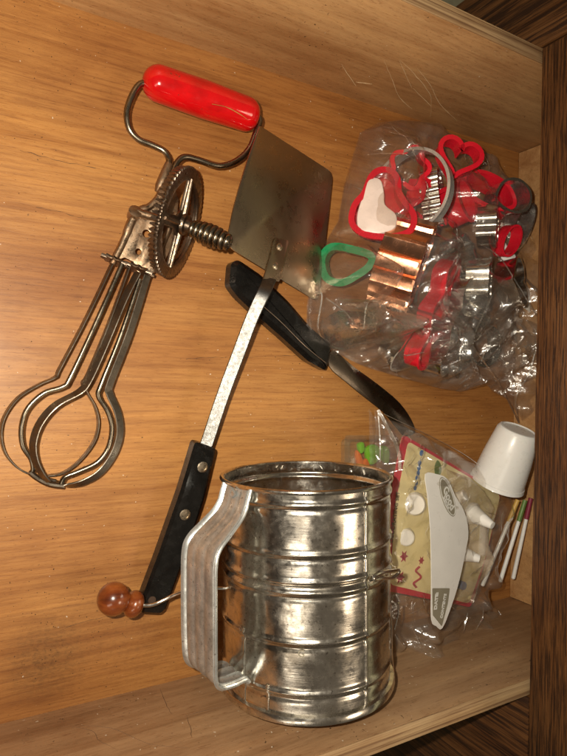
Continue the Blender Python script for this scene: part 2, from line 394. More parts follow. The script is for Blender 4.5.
def line_on_wall(name, pts, y, mat, pr, r=.00025):
    mb = MB()
    for seq in pts:
        pp = [P(px, py, y, 1) for px, py in seq]; pp = catmull(pp, 5); pp = [p_ + Vector((noise.noise(p_ * 300), 0, noise.noise(p_ * 300 + Vector((5, 5, 5))))) * .0006 for p_ in pp]
        rr = [r * (.15 + 1.0 * math.sin(math.pi * (i + .3) / len(pp))) * (.7 + .6 * random.random()) for i in range(len(pp))]
        mb.add(*tube(pp, rr, 4))
    make(name, mb, mat, pr, kind='stuff')
line_on_wall('scratch', [[(399, 60), (412, 88)], [(384, 60), (391, 77), (400, 98), (412, 109)], [(400, 60), (417, 77), (431, 97), (430, 118)], [(417, 68), (430, 85), (440, 104), (457, 121)], [(413, 88), (431, 106)], [(341, 64), (356, 86)], [(356, 82), (372, 84)]], YT, M['scratch'], w1, .0002)
line_on_wall('crack', [[(70, 726), (92, 731), (100, 741), (118, 750)], [(160, 688), (166, 704), (172, 714)], [(180, 718), (200, 712), (235, 704)], [(186, 715), (190, 726), (192, 738)], [(72, 725), (110, 728), (150, 744), (190, 748)]], YB, M['crack_brown'], w2, .00017)

mb = MB()
for sq in ([(186, 359), (210, 357), (250, 357), (300, 355), (332, 352)], [(36, 207), (60, 212), (84, 218), (110, 219)], [(20, 150), (60, 161), (96, 168)], [(60, 630), (90, 620), (128, 612)]):
    pp = catmull([P(x, y, .0001) for x, y in sq], 12); pp = [p_ + Vector((0, noise.noise(p_ * 200), 0)) * .0008 for p_ in pp]
    mb.add(*tube(pp, [.00016 * (.3 + abs(noise.noise(p_ * 150)) * 2) for p_ in pp], 4))
make('grain_crack', mb, M['crack_brown'], dr, kind='stuff')
cab = empty('cabinet_frame', (.405, 0, -.8), 'dark oak face frame of the kitchen cabinet beside the open drawer', 'cabinet')
XF = .394
bbox('rail', (XF, YB - .12, RIM + .0036), (XF + .02, YT + .0095, .186), M['oak_y'], cab, .0012)
bbox('stile', (XF, YT + .0125, -.8), (XF + .02, .3535, .186), M['oak_z'], cab, .0012)
bbox('stile', (XF, -.335, -.8), (XF + .02, YB - .0132, .1275), M['oak_z'], cab, .0012)
bbox('door_panel', (XF + .006, -.62, -.8), (XF + .018, -.337, .186), M['oak_red'], cab, .0012)
bbox('countertop', (XF - .012, -.8, .1865), (XF + .5, .45, .22), M['cream'], cab, .002)
bbox('cabinet_base', (XF + .021, -.33, -.8), (XF + .5, .35, -.08), M['dark'], cab, .001)
make('kitchen_floor', MB().add(*box((-2, -2, -.83), (2.5, 2.5, -.802))), M['cream'], kind='structure', smooth=False)

# ------------------------------------------------------------ egg beater
eb = empty('egg_beater', P(150, 270, 0), 'old rotary egg beater with red handle, rusty gear wheel and steel whisk loops', 'egg beater')
HA, HB = P(139.5, 77, .019), P(257.5, 118, .024)
ax = (HB - HA).normalized(); Lh = (HB - HA).length
HA = HA + ax * .002
prof = []
Rh = .0128
for i in range(9):
    t = i / 8 * math.pi / 2; prof.append((Rh * .95 * (1 - math.cos(t)), Rh * (.02 + .98 * math.sin(t)) ))
prof += [(Lh * .5, Rh * 1.06)]
for i in range(8, -1, -1):
    t = i / 8 * math.pi / 2; prof.append((Lh - Rh * .8 * (1 - math.cos(t)) - .002, Rh * (.25 + .75 * math.sin(t))))
grip = make('grip', MB().add(*lathe(prof, HA, ax, 40)), M['red_paint'], eb, label='glossy red wooden grip')
ring = [HA + ax * (Lh * .935)]
make('paint_chip', MB().add(*tube(catmull([P(212, 104, .0365), P(226, 107, .0368), P(238, 113, .0365), P(247, 119, .036)], 4), [.0002] * 5 + [.0004] * 5 + [.0002] * 3, 5)), M['gold'], grip)
wl = [(146, 83, .02), (139, 85, .02), (132, 96, .020), (127, 112, .019), (129, 128, .018), (138, 139, .017), (152, 145, .017), (164, 151, .018), (169, 160, .019), (166, 170, .020), (158, 186, .020)]
wr = [(250, 117, .024), (257, 116, .024), (260, 121, .024), (256, 132, .024), (249, 149, .023), (236, 161, .022), (219, 166, .021), (199, 160, .020), (185, 157, .020), (177, 163, .020), (170, 178, .021), (165, 190, .020)]
for w_ in (wl, wr): make('handle_wire', MB().add(*tube(catmull([P(*q) for q in w_], 6), .0023, 12)), M['wire'], eb)
# stamped frame plate
pl = Plane((160, 175, .017), (130, 262, .017), (168, 230, .018))
outer = [pl.c2(*q) for q in [(161, 178), (172, 182), (178, 200), (176, 225), (172, 245), (161, 268), (150, 275), (137, 272), (133, 262), (124, 258), (113, 262), (122, 236), (133, 216), (150, 204), (157, 192)]]
def circ2(c, r, n=14): return [(c[0] + r * math.cos(2 * math.pi * k / n), c[1] + r * math.sin(2 * math.pi * k / n)) for k in range(n)]
holes = [circ2(pl.c2(146, 234), .0028), circ2(pl.c2(138, 252), .0022), circ2(pl.c2(155, 241), .0018), circ2(pl.c2(152, 256), .0018), circ2(pl.c2(158, 224), .0020)]
make('frame_plate', MB().add(*slab(outer, holes, .0016, pl.fr(), .0003)), M['rust'], eb)
make('frame_rod', MB().add(*tube(catmull([P(*q) for q in [(163, 182, .022), (159, 196, .0225), (150, 206, .022), (138, 212, .021), (131, 222, .020), (124, 240, .019), (112, 264, .018)]], 5), [.0024] * 12 + [.0030] * 12 + [.0026] * 7, 12)), M['rust'], eb)
make('frame_rod', MB().add(*tube([P(176, 214, .020), P(164, 240, .020), P(152, 268, .018)], .0026, 12)), M['rust'], eb)
make('cross_tube', MB().add(*tube([P(136, 212, .022), P(150, 216, .0225), P(168, 222, .024)], [.0034, .0030, .0030], 14)), M['rust'], eb)
make('collar', MB().add(*tube([P(169, 164, .021), P(166, 172, .021), P(160, 186, .021), P(158, 192, .020)], [.0030, .0036, .0036, .0026], 12)), M['rust'], eb)
make('bearing', MB().add(*lathe([(-.004, .002), (-.004, .0042), (.004, .0046), (.0045, .002)], P(134, 214, .021), Vector((0, .3, 1)), 16)), M['rust'], eb)
# big gear wheel
hub = P(178, 223, .036)
vd = (hub - CAM).normalized()
e1 = w_of(Vector((105, 30, 0))); e1 = (e1 - vd * e1.dot(vd)).normalized()
nn = (-vd * .35 + e1 * math.sqrt(1 - .35 ** 2)).normalized()
gu, gv, gn = basis(nn, Vector((0, 0, 1)))
Rg = .0385; ro = []; NT_ = 62
for k in range(NT_ * 4):
    t = 2 * math.pi * k / (NT_ * 4); r = Rg + (.0006 if k % 4 in (0, 1) else -.0006); ro.append((r * math.cos(t), r * math.sin(t)))
hs = []
for k in range(4):
    c0 = k * math.pi / 2 + .35; pts = []
    ri, rr = .0095, .0300
    for i in range(9): t = c0 + .13 + (math.pi / 2 - .26) * i / 8; pts.append((rr * math.cos(t), rr * math.sin(t)))
    for i in range(5): t = c0 + math.pi / 2 - .42 - (math.pi / 2 - .84) * i / 4; pts.append((ri * math.cos(t), ri * math.sin(t)))
    hs.append(roundpoly(pts, .0015, 2))
wh = make('gear_wheel', MB().add(*slab(ro, hs, .0022, (hub, gu, gv, gn), .0003)), M['bronze'], eb, ang=30)
mb = MB()
for k in range(NT_):                                 # crown teeth standing on the back of the rim
    t = 2 * math.pi * k / NT_; er = gu * math.cos(t) + gv * math.sin(t); et = gu * -math.sin(t) + gv * math.cos(t)
    c0 = hub + er * (Rg - .0035) - gn * .0002
    vs = []
    for (a_, b_, d_) in [(-.0035, -.0014, 0), (.0035, -.0014, 0), (.0035, .0014, 0), (-.0035, .0014, 0), (-.003, -.0006, -.0042), (.0030, -.0006, -.0042), (.0030, .0006, -.0042), (-.003, .0006, -.0042)]:
        vs.append(c0 + er * a_ + et * b_ + gn * d_)
    mb.add(vs, box((0, 0, 0), (1, 1, 1))[1])
make('gear_teeth', mb, M['bronze'], wh, ang=20, kind='stuff')
make('gear_rim', MB().add(*lathe([(-.0005, Rg - .0085), (-.003, Rg - .0082), (-.003, Rg - .0072), (-.0005, Rg - .0070)], hub, gn, 56, gu, False)), M['bronze'], wh)
mb = MB()
mb.add(*lathe([(-.010, .003), (-.010, .0045), (.0, .0050), (.004, .0078), (.006, .0072), (.0065, .0046), (.011, .0040), (.0115, .002)], hub, gn, 24, gu))
for k in range(4):                                   # raised spine on each spoke
    t = k * math.pi / 2 + .35; er = gu * math.cos(t) + gv * math.sin(t)
    mb.add(*tube([hub + er * .006 + gn * .003, hub + er * .018 + gn * .0027, hub + er * .031 + gn * .0022], [.0021, .0016, .0012], 8))
make('hub', mb, M['bronze'], wh)
# beehive crank knob
kn = []; L0 = .010; Lk = .030; nr = 8
for i in range(nr):
    w_ = .0052 + .0030 * math.sin(math.pi * (i + .9) / (nr + .6))
    a0 = L0 + Lk * i / nr
    kn += [(a0, w_ - .0016), (a0 + .0008, w_ - .0002), (a0 + .0019, w_), (a0 + .0030, w_ - .0003), (a0 + .0037, w_ - .0016)]
kn.append((L0 + Lk + .001, .003))
make('crank_knob', MB().add(*lathe(kn, hub + gu * -.000, (gn * .985 + w_of(Vector((0, .09, 0)))).normalized(), 28)), M['wire'], eb, label='ribbed beehive crank knob', ang=60)
# pinions
def star_gear(c, axis, r, n, th, mat, name, tilt=.0008):
    u, v, n_ = basis(axis); lo = []
    for k in range(n * 2):
        t = math.pi * k / n; rr = r if k % 2 else r * .66; lo.append((rr * math.cos(t), rr * math.sin(t)))
    return make(name, MB().add(*slab(lo, [], th, (c, u, v, n_), .0002)), mat, eb, ang=25)
va = (P(160, 180, .02) - P(125, 270, .018)).normalized()
star_gear(P(114, 262, .017), va, .0100, 11, .0022, M['bronze'], 'pinion_gear')
star_gear(P(138, 271, .019), va, .0115, 12, .0022, M['bronze'], 'pinion_gear')
tw = []
# whisk loops: pixel tracks from the photograph with a height for each
def q(pts, z0, z1, s=2.7, oy=220):
    n = len(pts); return [P(x / s, oy + y / s, z0 + (z1 - z0) * (i / (n - 1))) for i, (x, y) in enumerate(pts)]
zv = Vector((0, 0, 1)); look = (CAM - P(60, 420)).normalized()
side = w_of(Vector((1, .25, 0)))
pathA = [(305, 112), (232, 265), (162, 398), (148, 424), (105, 444), (48, 480), (12, 530), (2, 580), (14, 630), (46, 668), (84, 688)]
pathB = [(330, 118), (258, 280), (190, 425), (170, 450), (118, 468), (74, 510), (58, 560), (62, 610), (84, 645), (90, 672), (84, 682)]
pathC = [(372, 142), (335, 215), (280, 345), (240, 432), (214, 464), (150, 500), (108, 548), (90, 600), (94, 645), (112, 684), (132, 706)]
pathC2 = [(348, 128), (290, 285), (236, 415), (222, 440), (234, 466), (256, 505), (265, 550), (252, 600), (212, 652), (170, 682), (128, 690)]
pathD = [(378, 160), (325, 315), (275, 440), (266, 475), (290, 515), (302, 560), (292, 615), (262, 655), (210, 680), (176, 694), (166, 712)]
pathE = [(398, 150), (350, 305), (298, 440), (296, 468), (318, 520), (324, 575), (308, 630), (272, 680), (225, 708), (180, 716), (150, 708)]
side2 = w_of(Vector((1, .35, -.2))).normalized()
wa = make('whisk_loop', MB().add(*strip(catmull(q(pathA, .018, .006), 6), .0052, .0011, zv * .9 + side * .25)), M['steel'], eb)
wb = make('whisk_loop', MB().add(*strip(catmull(q(pathC2, .020, .008), 6), .0052, .0010, zv * .92 + side * .10)), M['steel'], eb)
make('whisk_loop', MB().add(*strip(catmull(q(pathC, .024, .020), 6), [.0058] * 22 + [.0062] * 39, .0013, side * .9 + zv * .45)), M['steel'], eb)
make('whisk_loop', MB().add(*strip(catmull(q(pathE, .020, .012), 6), .0056, .0013, side * .8 - zv * .62)), M['steel'], eb)
make('guard_wire', MB().add(*tube(catmull(q(pathB, .022, .014), 6), .0017, 12)), M['wire'], eb)
make('guard_wire', MB().add(*tube(catmull(q(pathD, .023, .014), 6), .0018, 12)), M['wire'], eb)
make('bottom_clip', MB().add(*strip(catmull(q([(80, 680), (100, 696), (132, 712), (172, 718)], .014, .013), 4), .0046, .0036, look)), M['steel'], eb)
make('bottom_clip', MB().add(*tube([P(84 / 2.7, 220 + 686 / 2.7, .010), P(120 / 2.7, 220 + 700 / 2.7, .010), P(150 / 2.7, 220 + 706 / 2.7, .009)], .0016, 8)), M['steel'], eb)

# ------------------------------------------------------------ spatula
spt = empty('spatula', P(235, 400, 0), 'spatula with square steel turner blade, brushed shank and black riveted handle', 'spatula')
bp = Plane((226, 243, .046), (260, 128, .038), (329, 175, .014))
ol = roundpoly([bp.c2(*q_) for q_ in [(225, 246), (233, 205), (247, 158), (259, 126), (332, 173), (326, 230), (317, 302)]], [.009, .05, .05, .0012, .008, .03, .009], 6)
bl = make('blade', MB().add(*slab(ol, [], .0012, bp.fr(), .00025)), M['blade'], spt, label='square tarnished turner blade')
def bpat(px, py, h): return bp.at(px, py, h)
tabp = [bpat(278, 243, .0022), bpat(277, 247, .0022), bpat(274, 262, .0022), bpat(270, 277, .0024)]
tab_o = roundpoly([bp.c2(*q_) for q_ in [(272, 238), (287, 241), (283, 262), (277, 282), (261, 279), (268, 258)]], [.004, .004, .02, .0005, .0005, .02], 6)
make('shank_tab', MB().add(*slab(tab_o, [], .0014, bp.fr(.0014), .0003)), M['blade'], spt)
sh = catmull([bpat(270, 279, .0022), P(264, 292, .045), P(252, 318, .040), P(238, 355, .034), (P(222, 398, .029)), P(207, 443, .026), P(201, 458, .025)], 6)
make('shank', MB().add(*strip(sh, [.0098 - .0000 * i for i in range(len(sh))], .0022, side)), M['shank'], spt)
for (x, y) in ((279.5, 247), (275.5, 266)):
    c = bpat(x, y, .0028); make('rivet', MB().add(*lathe([(0, .0030), (.0006, .0028), (.0012, .0018), (.0014, .0003)], c, bp.n, 18)), M['rivet'], spt)
# handle: long chamfered slab
hp = Plane((208, 447, .031), (160, 612, .017), (190, 440, .031))
def prism(outline_top, plane, h_top, h_bot, cham, grow=0.):
    """outline in pixels on the plane; chamfered prism"""
    pts = [plane.c2(*q_) for q_ in outline_top]; pts = roundpoly(pts, .003, 3); n = len(pts)
    c = Vector((sum(p[0] for p in pts) / n, sum(p[1] for p in pts) / n)); mb = MB(); rows = []
    for (h, s_) in ((h_bot, -cham), (h_bot + cham, 0), (h_top - cham, 0), (h_top, -cham)):
        row = []
        for i, p_ in enumerate(pts):
            a_ = Vector(pts[i - 1]); b_ = Vector(pts[(i + 1) % n]); t = (b_ - a_).normalized(); nrm = Vector((-t.y, t.x))
            if nrm.dot(Vector(p_) - c) < 0: nrm = -nrm
            w_ = Vector(p_) + nrm * (s_ + grow); row.append(plane.o + plane.u * w_.x + plane.v * w_.y + plane.n * h)
        rows.append(row)
    vs = [v for r in rows for v in r]; fs = []
    for i in range(3):
        for k in range(n): k2 = (k + 1) % n; fs.append((i * n + k, i * n + k2, (i + 1) * n + k2, (i + 1) * n + k))
    fs.append(tuple(range(n))[::-1]); fs.append(tuple(3 * n + k for k in range(n)))
    return mb.add(vs, fs)
hb = make('handle', prism([(196, 442), (217, 449), (205, 500), (186, 558), (166, 612), (161, 616), (142, 615), (140, 606), (158, 558), (181, 492)], hp, 0.0, -.014, .0022), M['black'], spt, label='black plastic handle', ang=28)
for (x, y) in ((202.5, 467), (185, 514.5)):
    c = hp.at(x, y, -.0002); make('rivet', MB().add(*lathe([(0, .0042), (.0006, .0040), (.0009, .0030), (.0009, .0028), (.0005, .0027), (.0007, .0003)], c, hp.n, 24)), M['rivet'], hb)
make('hang_hole', MB().add(*lathe([(0, .0028), (.0003, .0028), (.0003, .0022), (.0001, .0021), (.0001, .0002)], hp.at(152, 600, 0.), hp.n, 20)), M['dark'], hb)

# ------------------------------------------------------------ spreader knife
kf = empty('spreader_knife', P(320, 350, 0), 'angled kitchen knife with black handle and dark steel blade lying under the spatula', 'knife')
kp = Plane((240, 275, .020), (330, 360, .017), (300, 300, .019))
make('handle', prism([(233, 262), (240, 259), (262, 274), (290, 301), (312, 327), (333, 344), (332, 356), (328, 371), (310, 361), (285, 338), (262, 318), (240, 297), (231, 285)], kp, 0., -.016, .0035), M['black'], kf, label='black faceted plastic handle', ang=28)
make('tang', MB().add(*strip(catmull([kp.at(256, 300, .0006), kp.at(280, 321, .0006), kp.at(304, 345, .0006), kp.at(326, 363, .0006)], 4), .0007, .0008, side)), M['knife'], kf)
kb = Plane((330, 355, .009), (370, 395, .007), (350, 350, .009))
ko = smooth2([kb.c2(*q_) for q_ in [(328, 366), (332, 350), (352, 366), (378, 385), (398, 402), (410, 419), (414, 432), (404, 436), (396, 428), (382, 412), (362, 396), (345, 382)]], 3)
make('blade', MB().add(*slab(ko, [], .0016, kb.fr(), .0004)), M['knife'], kf)

# ------------------------------------------------------------ flour sifter
RR = .0633; RBd = .0612
mo = P(306, 475.5, RR); ba = Vector((mo.x + .004, -.2145, RR)); A = (ba - mo).normalized(); Ls = (ba - mo).length
sf = empty('flour_sifter', Vector((mo.x, (mo.y + ba.y) / 2, 0)), 'old dented tin flour sifter with ribbed strap handle, lying on its side', 'flour sifter')
# reference direction facing the camera
vv = CAM - (mo + ba) / 2; SU = (vv - A * vv.dot(A)).normalized(); SV = A.cross(SU)
if SV.dot(w_of(Vector((1, 0, 0)))) < 0: SV = -SV
def cyl(a_, ang, r): t = math.radians(ang); return mo + A * a_ + (SU * math.cos(t) + SV * math.sin(t)) * r
def a_of(py):      # axial distance of the front line at image row py
    lo, hi = -.02, Ls + .03
    for _ in range(40):
        m_ = (lo + hi) / 2; p_ = cyl(m_, 0, RBd) - CAM; c_ = Vector((rx.dot(p_), -ry.dot(p_), -rz.dot(p_)))
        if CY + F * c_.y / c_.z < py: lo = m_
        else: hi = m_
    return (lo + hi) / 2
ribs = [a_of(506), a_of(556), a_of(583), a_of(594), a_of(644), a_of(695)]
seg = 96; prof = []
n_ = 150
for i in range(n_ + 1):
    a_ = Ls * i / n_; r = RBd
    for b_ in ribs: r += .0013 * math.exp(-((a_ - b_) / .0016) ** 2) - .0007 * math.exp(-((a_ - b_ - .0035) / .0016) ** 2)
    prof.append((a_, r))
def shell(prof, dent=.0006):
    vs = []; fs = []
    for (a_, r) in prof:
        for k in range(seg):
            an = 360 * k / seg; p_ = cyl(a_, an, 1)
            d = dent * noise.noise(Vector((math.cos(math.radians(an)) * 1.6, math.sin(math.radians(an)) * 1.6, a_ * 26)))
            d += dent * .5 * noise.noise(Vector((math.cos(math.radians(an)) * 5, math.sin(math.radians(an)) * 5, a_ * 80)))
            vs.append(cyl(a_, an, r + d))
    for i in range(len(prof) - 1):
        for k in range(seg): k2 = (k + 1) % seg; fs.append((i * seg + k, i * seg + k2, (i + 1) * seg + k2, (i + 1) * seg + k))
    return vs, fs
inner = [(a_, r - .0009) for a_, r in prof]
mb = MB(); vs, fs = shell(prof + inner[::-1] + [prof[0]]); mb.add(vs, fs)
body = make('body', mb, M['tin'], sf, ang=60)
# rolled mouth rim and base rim
make('mouth_rim', MB().add(*tube([cyl(0, 360 * k / 96, RBd + .0008 + .0003 * noise.noise(Vector((k * .2, 0, 0)))) for k in range(96)], .0016, 10, True)), M['tin'], sf)
mb = MB(); mb.add(*lathe([(-.0035, RBd), (-.003, RBd + .0026), (-.001, RBd + .0034), (.0015, RBd + .0032), (.002, RBd + .0005), (.0015, .050), (.0010, .0001)], ba, A, 96, SU, False))
make('base_rim', mb, M['tin'], sf)
make('sieve_screen', MB().add(*lathe([(0, .0602), (.001, .0602), (.0035, .045), (.006, .02), (.007, .0002)], mo + A * .085, A, 64, SU, False)), M['tin'], sf)
# crosswise agitator wires inside
make('agitator_wire', MB().add(*tube([cyl(.072, -88, .056), cyl(.071, -60, .03), cyl(.07, 0, .004), cyl(.071, 120, .03), cyl(.072, 92, .056)], .0014, 8)), M['tin_bright'], sf)
def seam(angle, w, h, a0, a1):
    vs = []; fs = []; N = 100
    for i in range(N + 1):
        a_ = a0 + (a1 - a0) * i / N; r = prof[min(n_, max(0, int(round(a_ / Ls * n_))))][1]
        for k, hh in ((-3, -.0004), (-2, h * .7), (0, h), (2, h * .7), (3, -.0004)): vs.append(cyl(a_, angle + k / 3 * w, r + hh))
    for i in range(N):
        for k in range(4): fs.append((i * 5 + k, i * 5 + k + 1, (i + 1) * 5 + k + 1, (i + 1) * 5 + k))
    return vs, fs
make('seam', MB().add(*seam(40, 1.8, .0010, .002, Ls - .003)), M['tin'], sf)
make('seam', MB().add(*seam(-24, 1.3, .0009, a_of(690), Ls - .003)), M['tin'], sf)
make('seam', MB().add(*seam(-42, 1.0, .0008, a_of(640), Ls - .003)), M['tin'], sf)
# strap handle
TH = -49
def hpt(py, r): return cyl(a_of(py), TH, r)
hc = [(493, RBd - .0000, .034), (502, RBd + .002, .034), (512, RBd + .004, .0345), (522, RBd + .0085, .036), (534, RBd + .0175, .039), (546, RBd + .0262, .0415), (560, RBd + .0295, .043), (592, RBd + .0300, .0435), (622, RBd + .0300, .0435), (652, RBd + .0298, .043), (673, RBd + .0288, .041), (683, RBd + .0235, .038), (687, RBd + .0130, .034), (688, RBd + .0035, .031), (692, RBd + .0005, .030)]
pts = [hpt(y, r) for y, r, w_ in hc]; path = catmull(pts, 6)
ws = [v.x * .93 for v in catmull([(w_, 0, 0) for _, _, w_ in hc], 6)]
et = (SU * -math.sin(math.radians(TH)) + SV * math.cos(math.radians(TH))).normalized()
def hsec(i):
    w_ = ws[i]; top = []; N = 40
    for k in range(N + 1):
        x = -1 + 2 * k / N
        hgt = (.0016 * abs(math.cos(x * math.pi * 1.75)) ** .6 - .0010) * (1 if abs(x) < .86 else 0) + (.0017 * (max(0, (abs(x) - .86) / .14)) if abs(x) > .86 else 0)
        top.append((x * w_ / 2, hgt))
    return top + [(x, y - .0010) for x, y in top[::-1]]
vs, fs = sweep(path, hsec, False, et)
make('handle', MB().add(vs, fs), M['tin_handle'], sf, label='ribbed tin strap handle', ang=50)
for sgn in (-1, 1):
    make('handle_edge', MB().add(*tube([p_ + et * sgn * (w_ / 2) for p_, w_ in zip(path, ws)], .0014, 8)), M['tin_handle'], sf)
make('rivet_stud', MB().add(*lathe([(0, .0035), (.0008, .0035), (.0012, .0028), (.0008, .002), (.0008, .0003)], hpt(500, RBd + .0032), hpt(500, 1) - hpt(500, 0), 4)), M['tin_handle'], sf)
# crank wire with its wooden knob
cw = [P(262, 590, .060), P(215, 588, .050), P(190, 590, .042), P(176, 594, .036), P(164, 600, .033), P(152, 605, .032), P(141, 605, .031), P(132, 603, .031)]
make('crank_wire', MB().add(*tube(catmull(cw, 6), .00125, 10)), M['tin_bright'], sf)
ka = (P(118, 600, .031) - P(141, 606, .031)).normalized(); k0 = P(141.5, 606, .031)
def bead(c, r, s_): return [(c - r * math.cos(math.pi * i / 14) * s_, max(.0004, r * math.sin(math.pi * i / 14))) for i in range(15)]
make('knob_bead', MB().add(*lathe(bead(.0060, .0092, .72), k0, ka, 32)), M['amber'], sf, label='small amber wooden bead of the crank knob')
make('knob', MB().add(*lathe(bead(.0208, .0111, 1.0), k0, ka, 32)), M['amber'], sf, label='round amber wooden crank knob')
# axle end: flattened wire loop on the other side
al_ = a_of(588)
lp = [cyl(al_ - .0018, 46, RBd + .0015), cyl(al_ - .0022, 54, RBd + .0022), cyl(al_ + .0004, 66, RBd + .0040), cyl(al_ + .0030, 75, RBd + .0062), cyl(al_ + .0056, 75, RBd + .0060), cyl(al_ + .0054, 66, RBd + .0038), cyl(al_ + .0018, 54, RBd + .0020), cyl(al_ + .0006, 46, RBd + .0015)]
make('axle_loop', MB().add(*tube(catmull(lp, 5, True), .0012, 8, True)), M['tin_bright'], sf)
make('spring_wire', MB().add(*tube(catmull([P(390, 592, .085), P(391.5, 625, .080), P(392, 655, .078), P(395, 684, .075), P(397.5, 688, .074), P(397, 676, .073)], 5), .0008, 8)), M['tin_bright'], sf)
make('spring_wire', MB().add(*tube(catmull([P(398.5, 603, .07), P(398, 615, .07), P(394.5, 630, .072)], 5), .0007, 8)), M['tin_bright'], sf)
# stamped writing inside the mouth
mb = MB()
word = 'MADE IN U.S.A.'
for i, ch in enumerate(word):
    an = 180 - (i - 4) * 6.2 ; c = cyl(.0045, an, RBd - .0012); inn = (mo + A * .0045 - c).normalized()
    tdir = (cyl(.0045, an - 1, RBd) - cyl(.0045, an, RBd)).normalized()
    if ch != ' ': mb.add(*text(ch, .0062, .0005, (c, tdir, inn.cross(tdir), inn), bold=.0001))
make('stamped_lettering', mb, M['tin_bright'], sf, smooth=False, fix=False)
mb = MB(); c = cyl(a_of(654), -3, RBd + .0002); out = (c - mo - A * (c - mo).dot(A)).normalized(); td = w_of(Vector((1, 0, 0))); td = (td - out * td.dot(out)).normalized()
mb.add(*text('G', .0065, .0004, (c, td, out.cross(td), out))); make('maker_mark', mb, M['ink_grey'], body, smooth=False, fix=False)

# ------------------------------------------------------------ cookie cutters
def ring_wall(outline, fr, depth, th=.0008, lip=0., solid=None):
    """thin-walled cutter: closed 2-D outline swept along n"""
    o_, u, v, n = fr; N = len(outline); mb = MB()
    c = Vector((sum(p[0] for p in outline) / N, sum(p[1] for p in outline) / N))
    def off(s_):
        r = []
        for i in range(N):
            a_ = Vector(outline[i - 1]); b_ = Vector(outline[(i + 1) % N]); t = (b_ - a_).normalized(); nr = Vector((t.y, -t.x)); r.append(Vector(outline[i]) + nr * s_)
        return r
    ar = sum(outline[i - 1][0] * outline[i][1] - outline[i][0] * outline[i - 1][1] for i in range(N))
    sg = 1 if ar > 0 else -1
    rows = [(0, sg * th / 2), (depth - .002, sg * th / 2)]
    if lip: rows += [(depth - .0018, sg * lip), (depth, sg * lip), (depth, -sg * th / 2)]
    else: rows += [(depth, sg * th / 2), (depth, -sg * th / 2)]
    rows += [(0, -sg * th / 2), (0, sg * th / 2)]
    vs = []; fs = []
    for d_, s_ in rows:
        for p_ in off(s_): vs.append(o_ + u * p_.x + v * p_.y + n * d_)
    for i in range(len(rows) - 1):
        for k in range(N): k2 = (k + 1) % N; fs.append((i * N + k, i * N + k2, (i + 1) * N + k2, (i + 1) * N + k))
    return mb.add(vs, fs)
def heart(s_, n=44):
    r = []
    for i in range(n):
        t = 2 * math.pi * i / n; r.append((s_ * math.sin(t) ** 3 * 1.0, s_ * (.8125 * math.cos(t) - .3125 * math.cos(2 * t) - .125 * math.cos(3 * t) - .0625 * math.cos(4 * t))))
    return r
def flute(R, n, amp, ex=1., N=None):
    N = N or n * 10; r = []
    for i in range(N):
        t = 2 * math.pi * i / N; q_ = R * (1 + amp * abs(math.sin(n * t / 2)) - amp * .5); r.append((q_ * math.cos(t) * ex, q_ * math.sin(t)))
    return r
def wave(R, n, amp, ex=1.):
    N = n * 12; return [(R * (1 + amp * math.cos(n * 2 * math.pi * i / N)) * math.cos(2 * math.pi * i / N) * ex, R * (1 + amp * math.cos(n * 2 * math.pi * i / N)) * math.sin(2 * math.pi * i / N)) for i in range(N)]
def F3(px, py, z, ndir, udir=(1, 0, 0)):
    """frame: origin sighted at a pixel; n and u given as (image right, image down, towards camera)"""
    n = w_of(Vector((ndir[0], ndir[1], -ndir[2]))).normalized(); u = w_of(Vector((udir[0], udir[1], -udir[2])))
    u = (u - n * u.dot(n)).normalized(); return (P(px, py, z), u, n.cross(u), n)
CG = 'cookie cutters in the crinkled bag'
def cutter(name, outline, fr, depth, mat, label, th=.0008, lip=0., ang=35):
    return make(name, ring_wall(outline, fr, depth, th, lip), mat, None, label, 'cookie cutter', CG, ang=ang)
def toward(n, dn): return n
# red open heart, near the upper end of the bag
cutter('heart_cutter', heart(.0190), F3(454, 163, .038, (.1, -.1, 1), (.94, .30, 0)), .014, M['red'], 'red plastic open heart cutter at the top of the crinkled bag', .0028, .0030)
cutter('scalloped_cutter', wave(.0155, 5, .13), F3(406, 170, .030, (.05, .2, 1)), .012, M['red'], 'small red plastic cutter inside the arch of the big tin ring', .0030, .0024)
# pink-red cutter with milky shape
bell = [(-.4, 1), (-.15, 1.25), (.2, 1.25), (.45, 1.0), (.55, .5), (.8, .1), (1.15, -.35), (1.1, -.85), (.6, -1.1), (0, -1.15), (-.6, -1.05), (-.95, -.7), (-.9, -.1), (-.6, .35)]
bo = smooth2([(x * .0225, y * .0225) for x, y in bell], 4)
cutter('bell_cutter', bo, F3(380, 210, .040, (-.1, -.1, 1), (.98, .1, 0)), .012, M['red_clear'], 'translucent red plastic cutter ringing the milky white one', .0022, .004)
iw = smooth2([(x * .0175 - .0042, y * .0205 - .001) for x, y in [(-.5, 1.1), (.1, 1.15), (.35, .6), (.45, .1), (1.0, -.3), (1.0, -.85), (.3, -1.15), (-.6, -1.1), (-.85, -.5), (-.7, .3)]], 4)
fr = F3(380, 210, .041, (-.1, -.1, 1), (.98, .1, 0))
make('milky_cutter', MB().add(*slab(iw, [], .011, fr, .0022)), M['pinkish'], None, 'milky white plastic cutter set inside a red one', 'cookie cutter', CG)
cutter('star_cutter', smooth2([(r_ * math.cos(k * math.pi / 5), r_ * math.sin(k * math.pi / 5)) for k in range(10) for r_ in [(.024 if k % 2 else .0125)]], 3), F3(414, 206, .022, (.5, .3, .8)), .022, M['red'], 'red plastic star cutter between the milky one and the fluted tin', .0020, .003)
make('red_backing', MB().add(*slab(smooth2([(x * .0215, y * .0215) for x, y in bell], 4), [], .0008, F3(380, 210, .0385, (-.1, -.1, 1), (.98, .1, 0)))), M['red_clear'], bpy.data.objects['bell_cutter'])
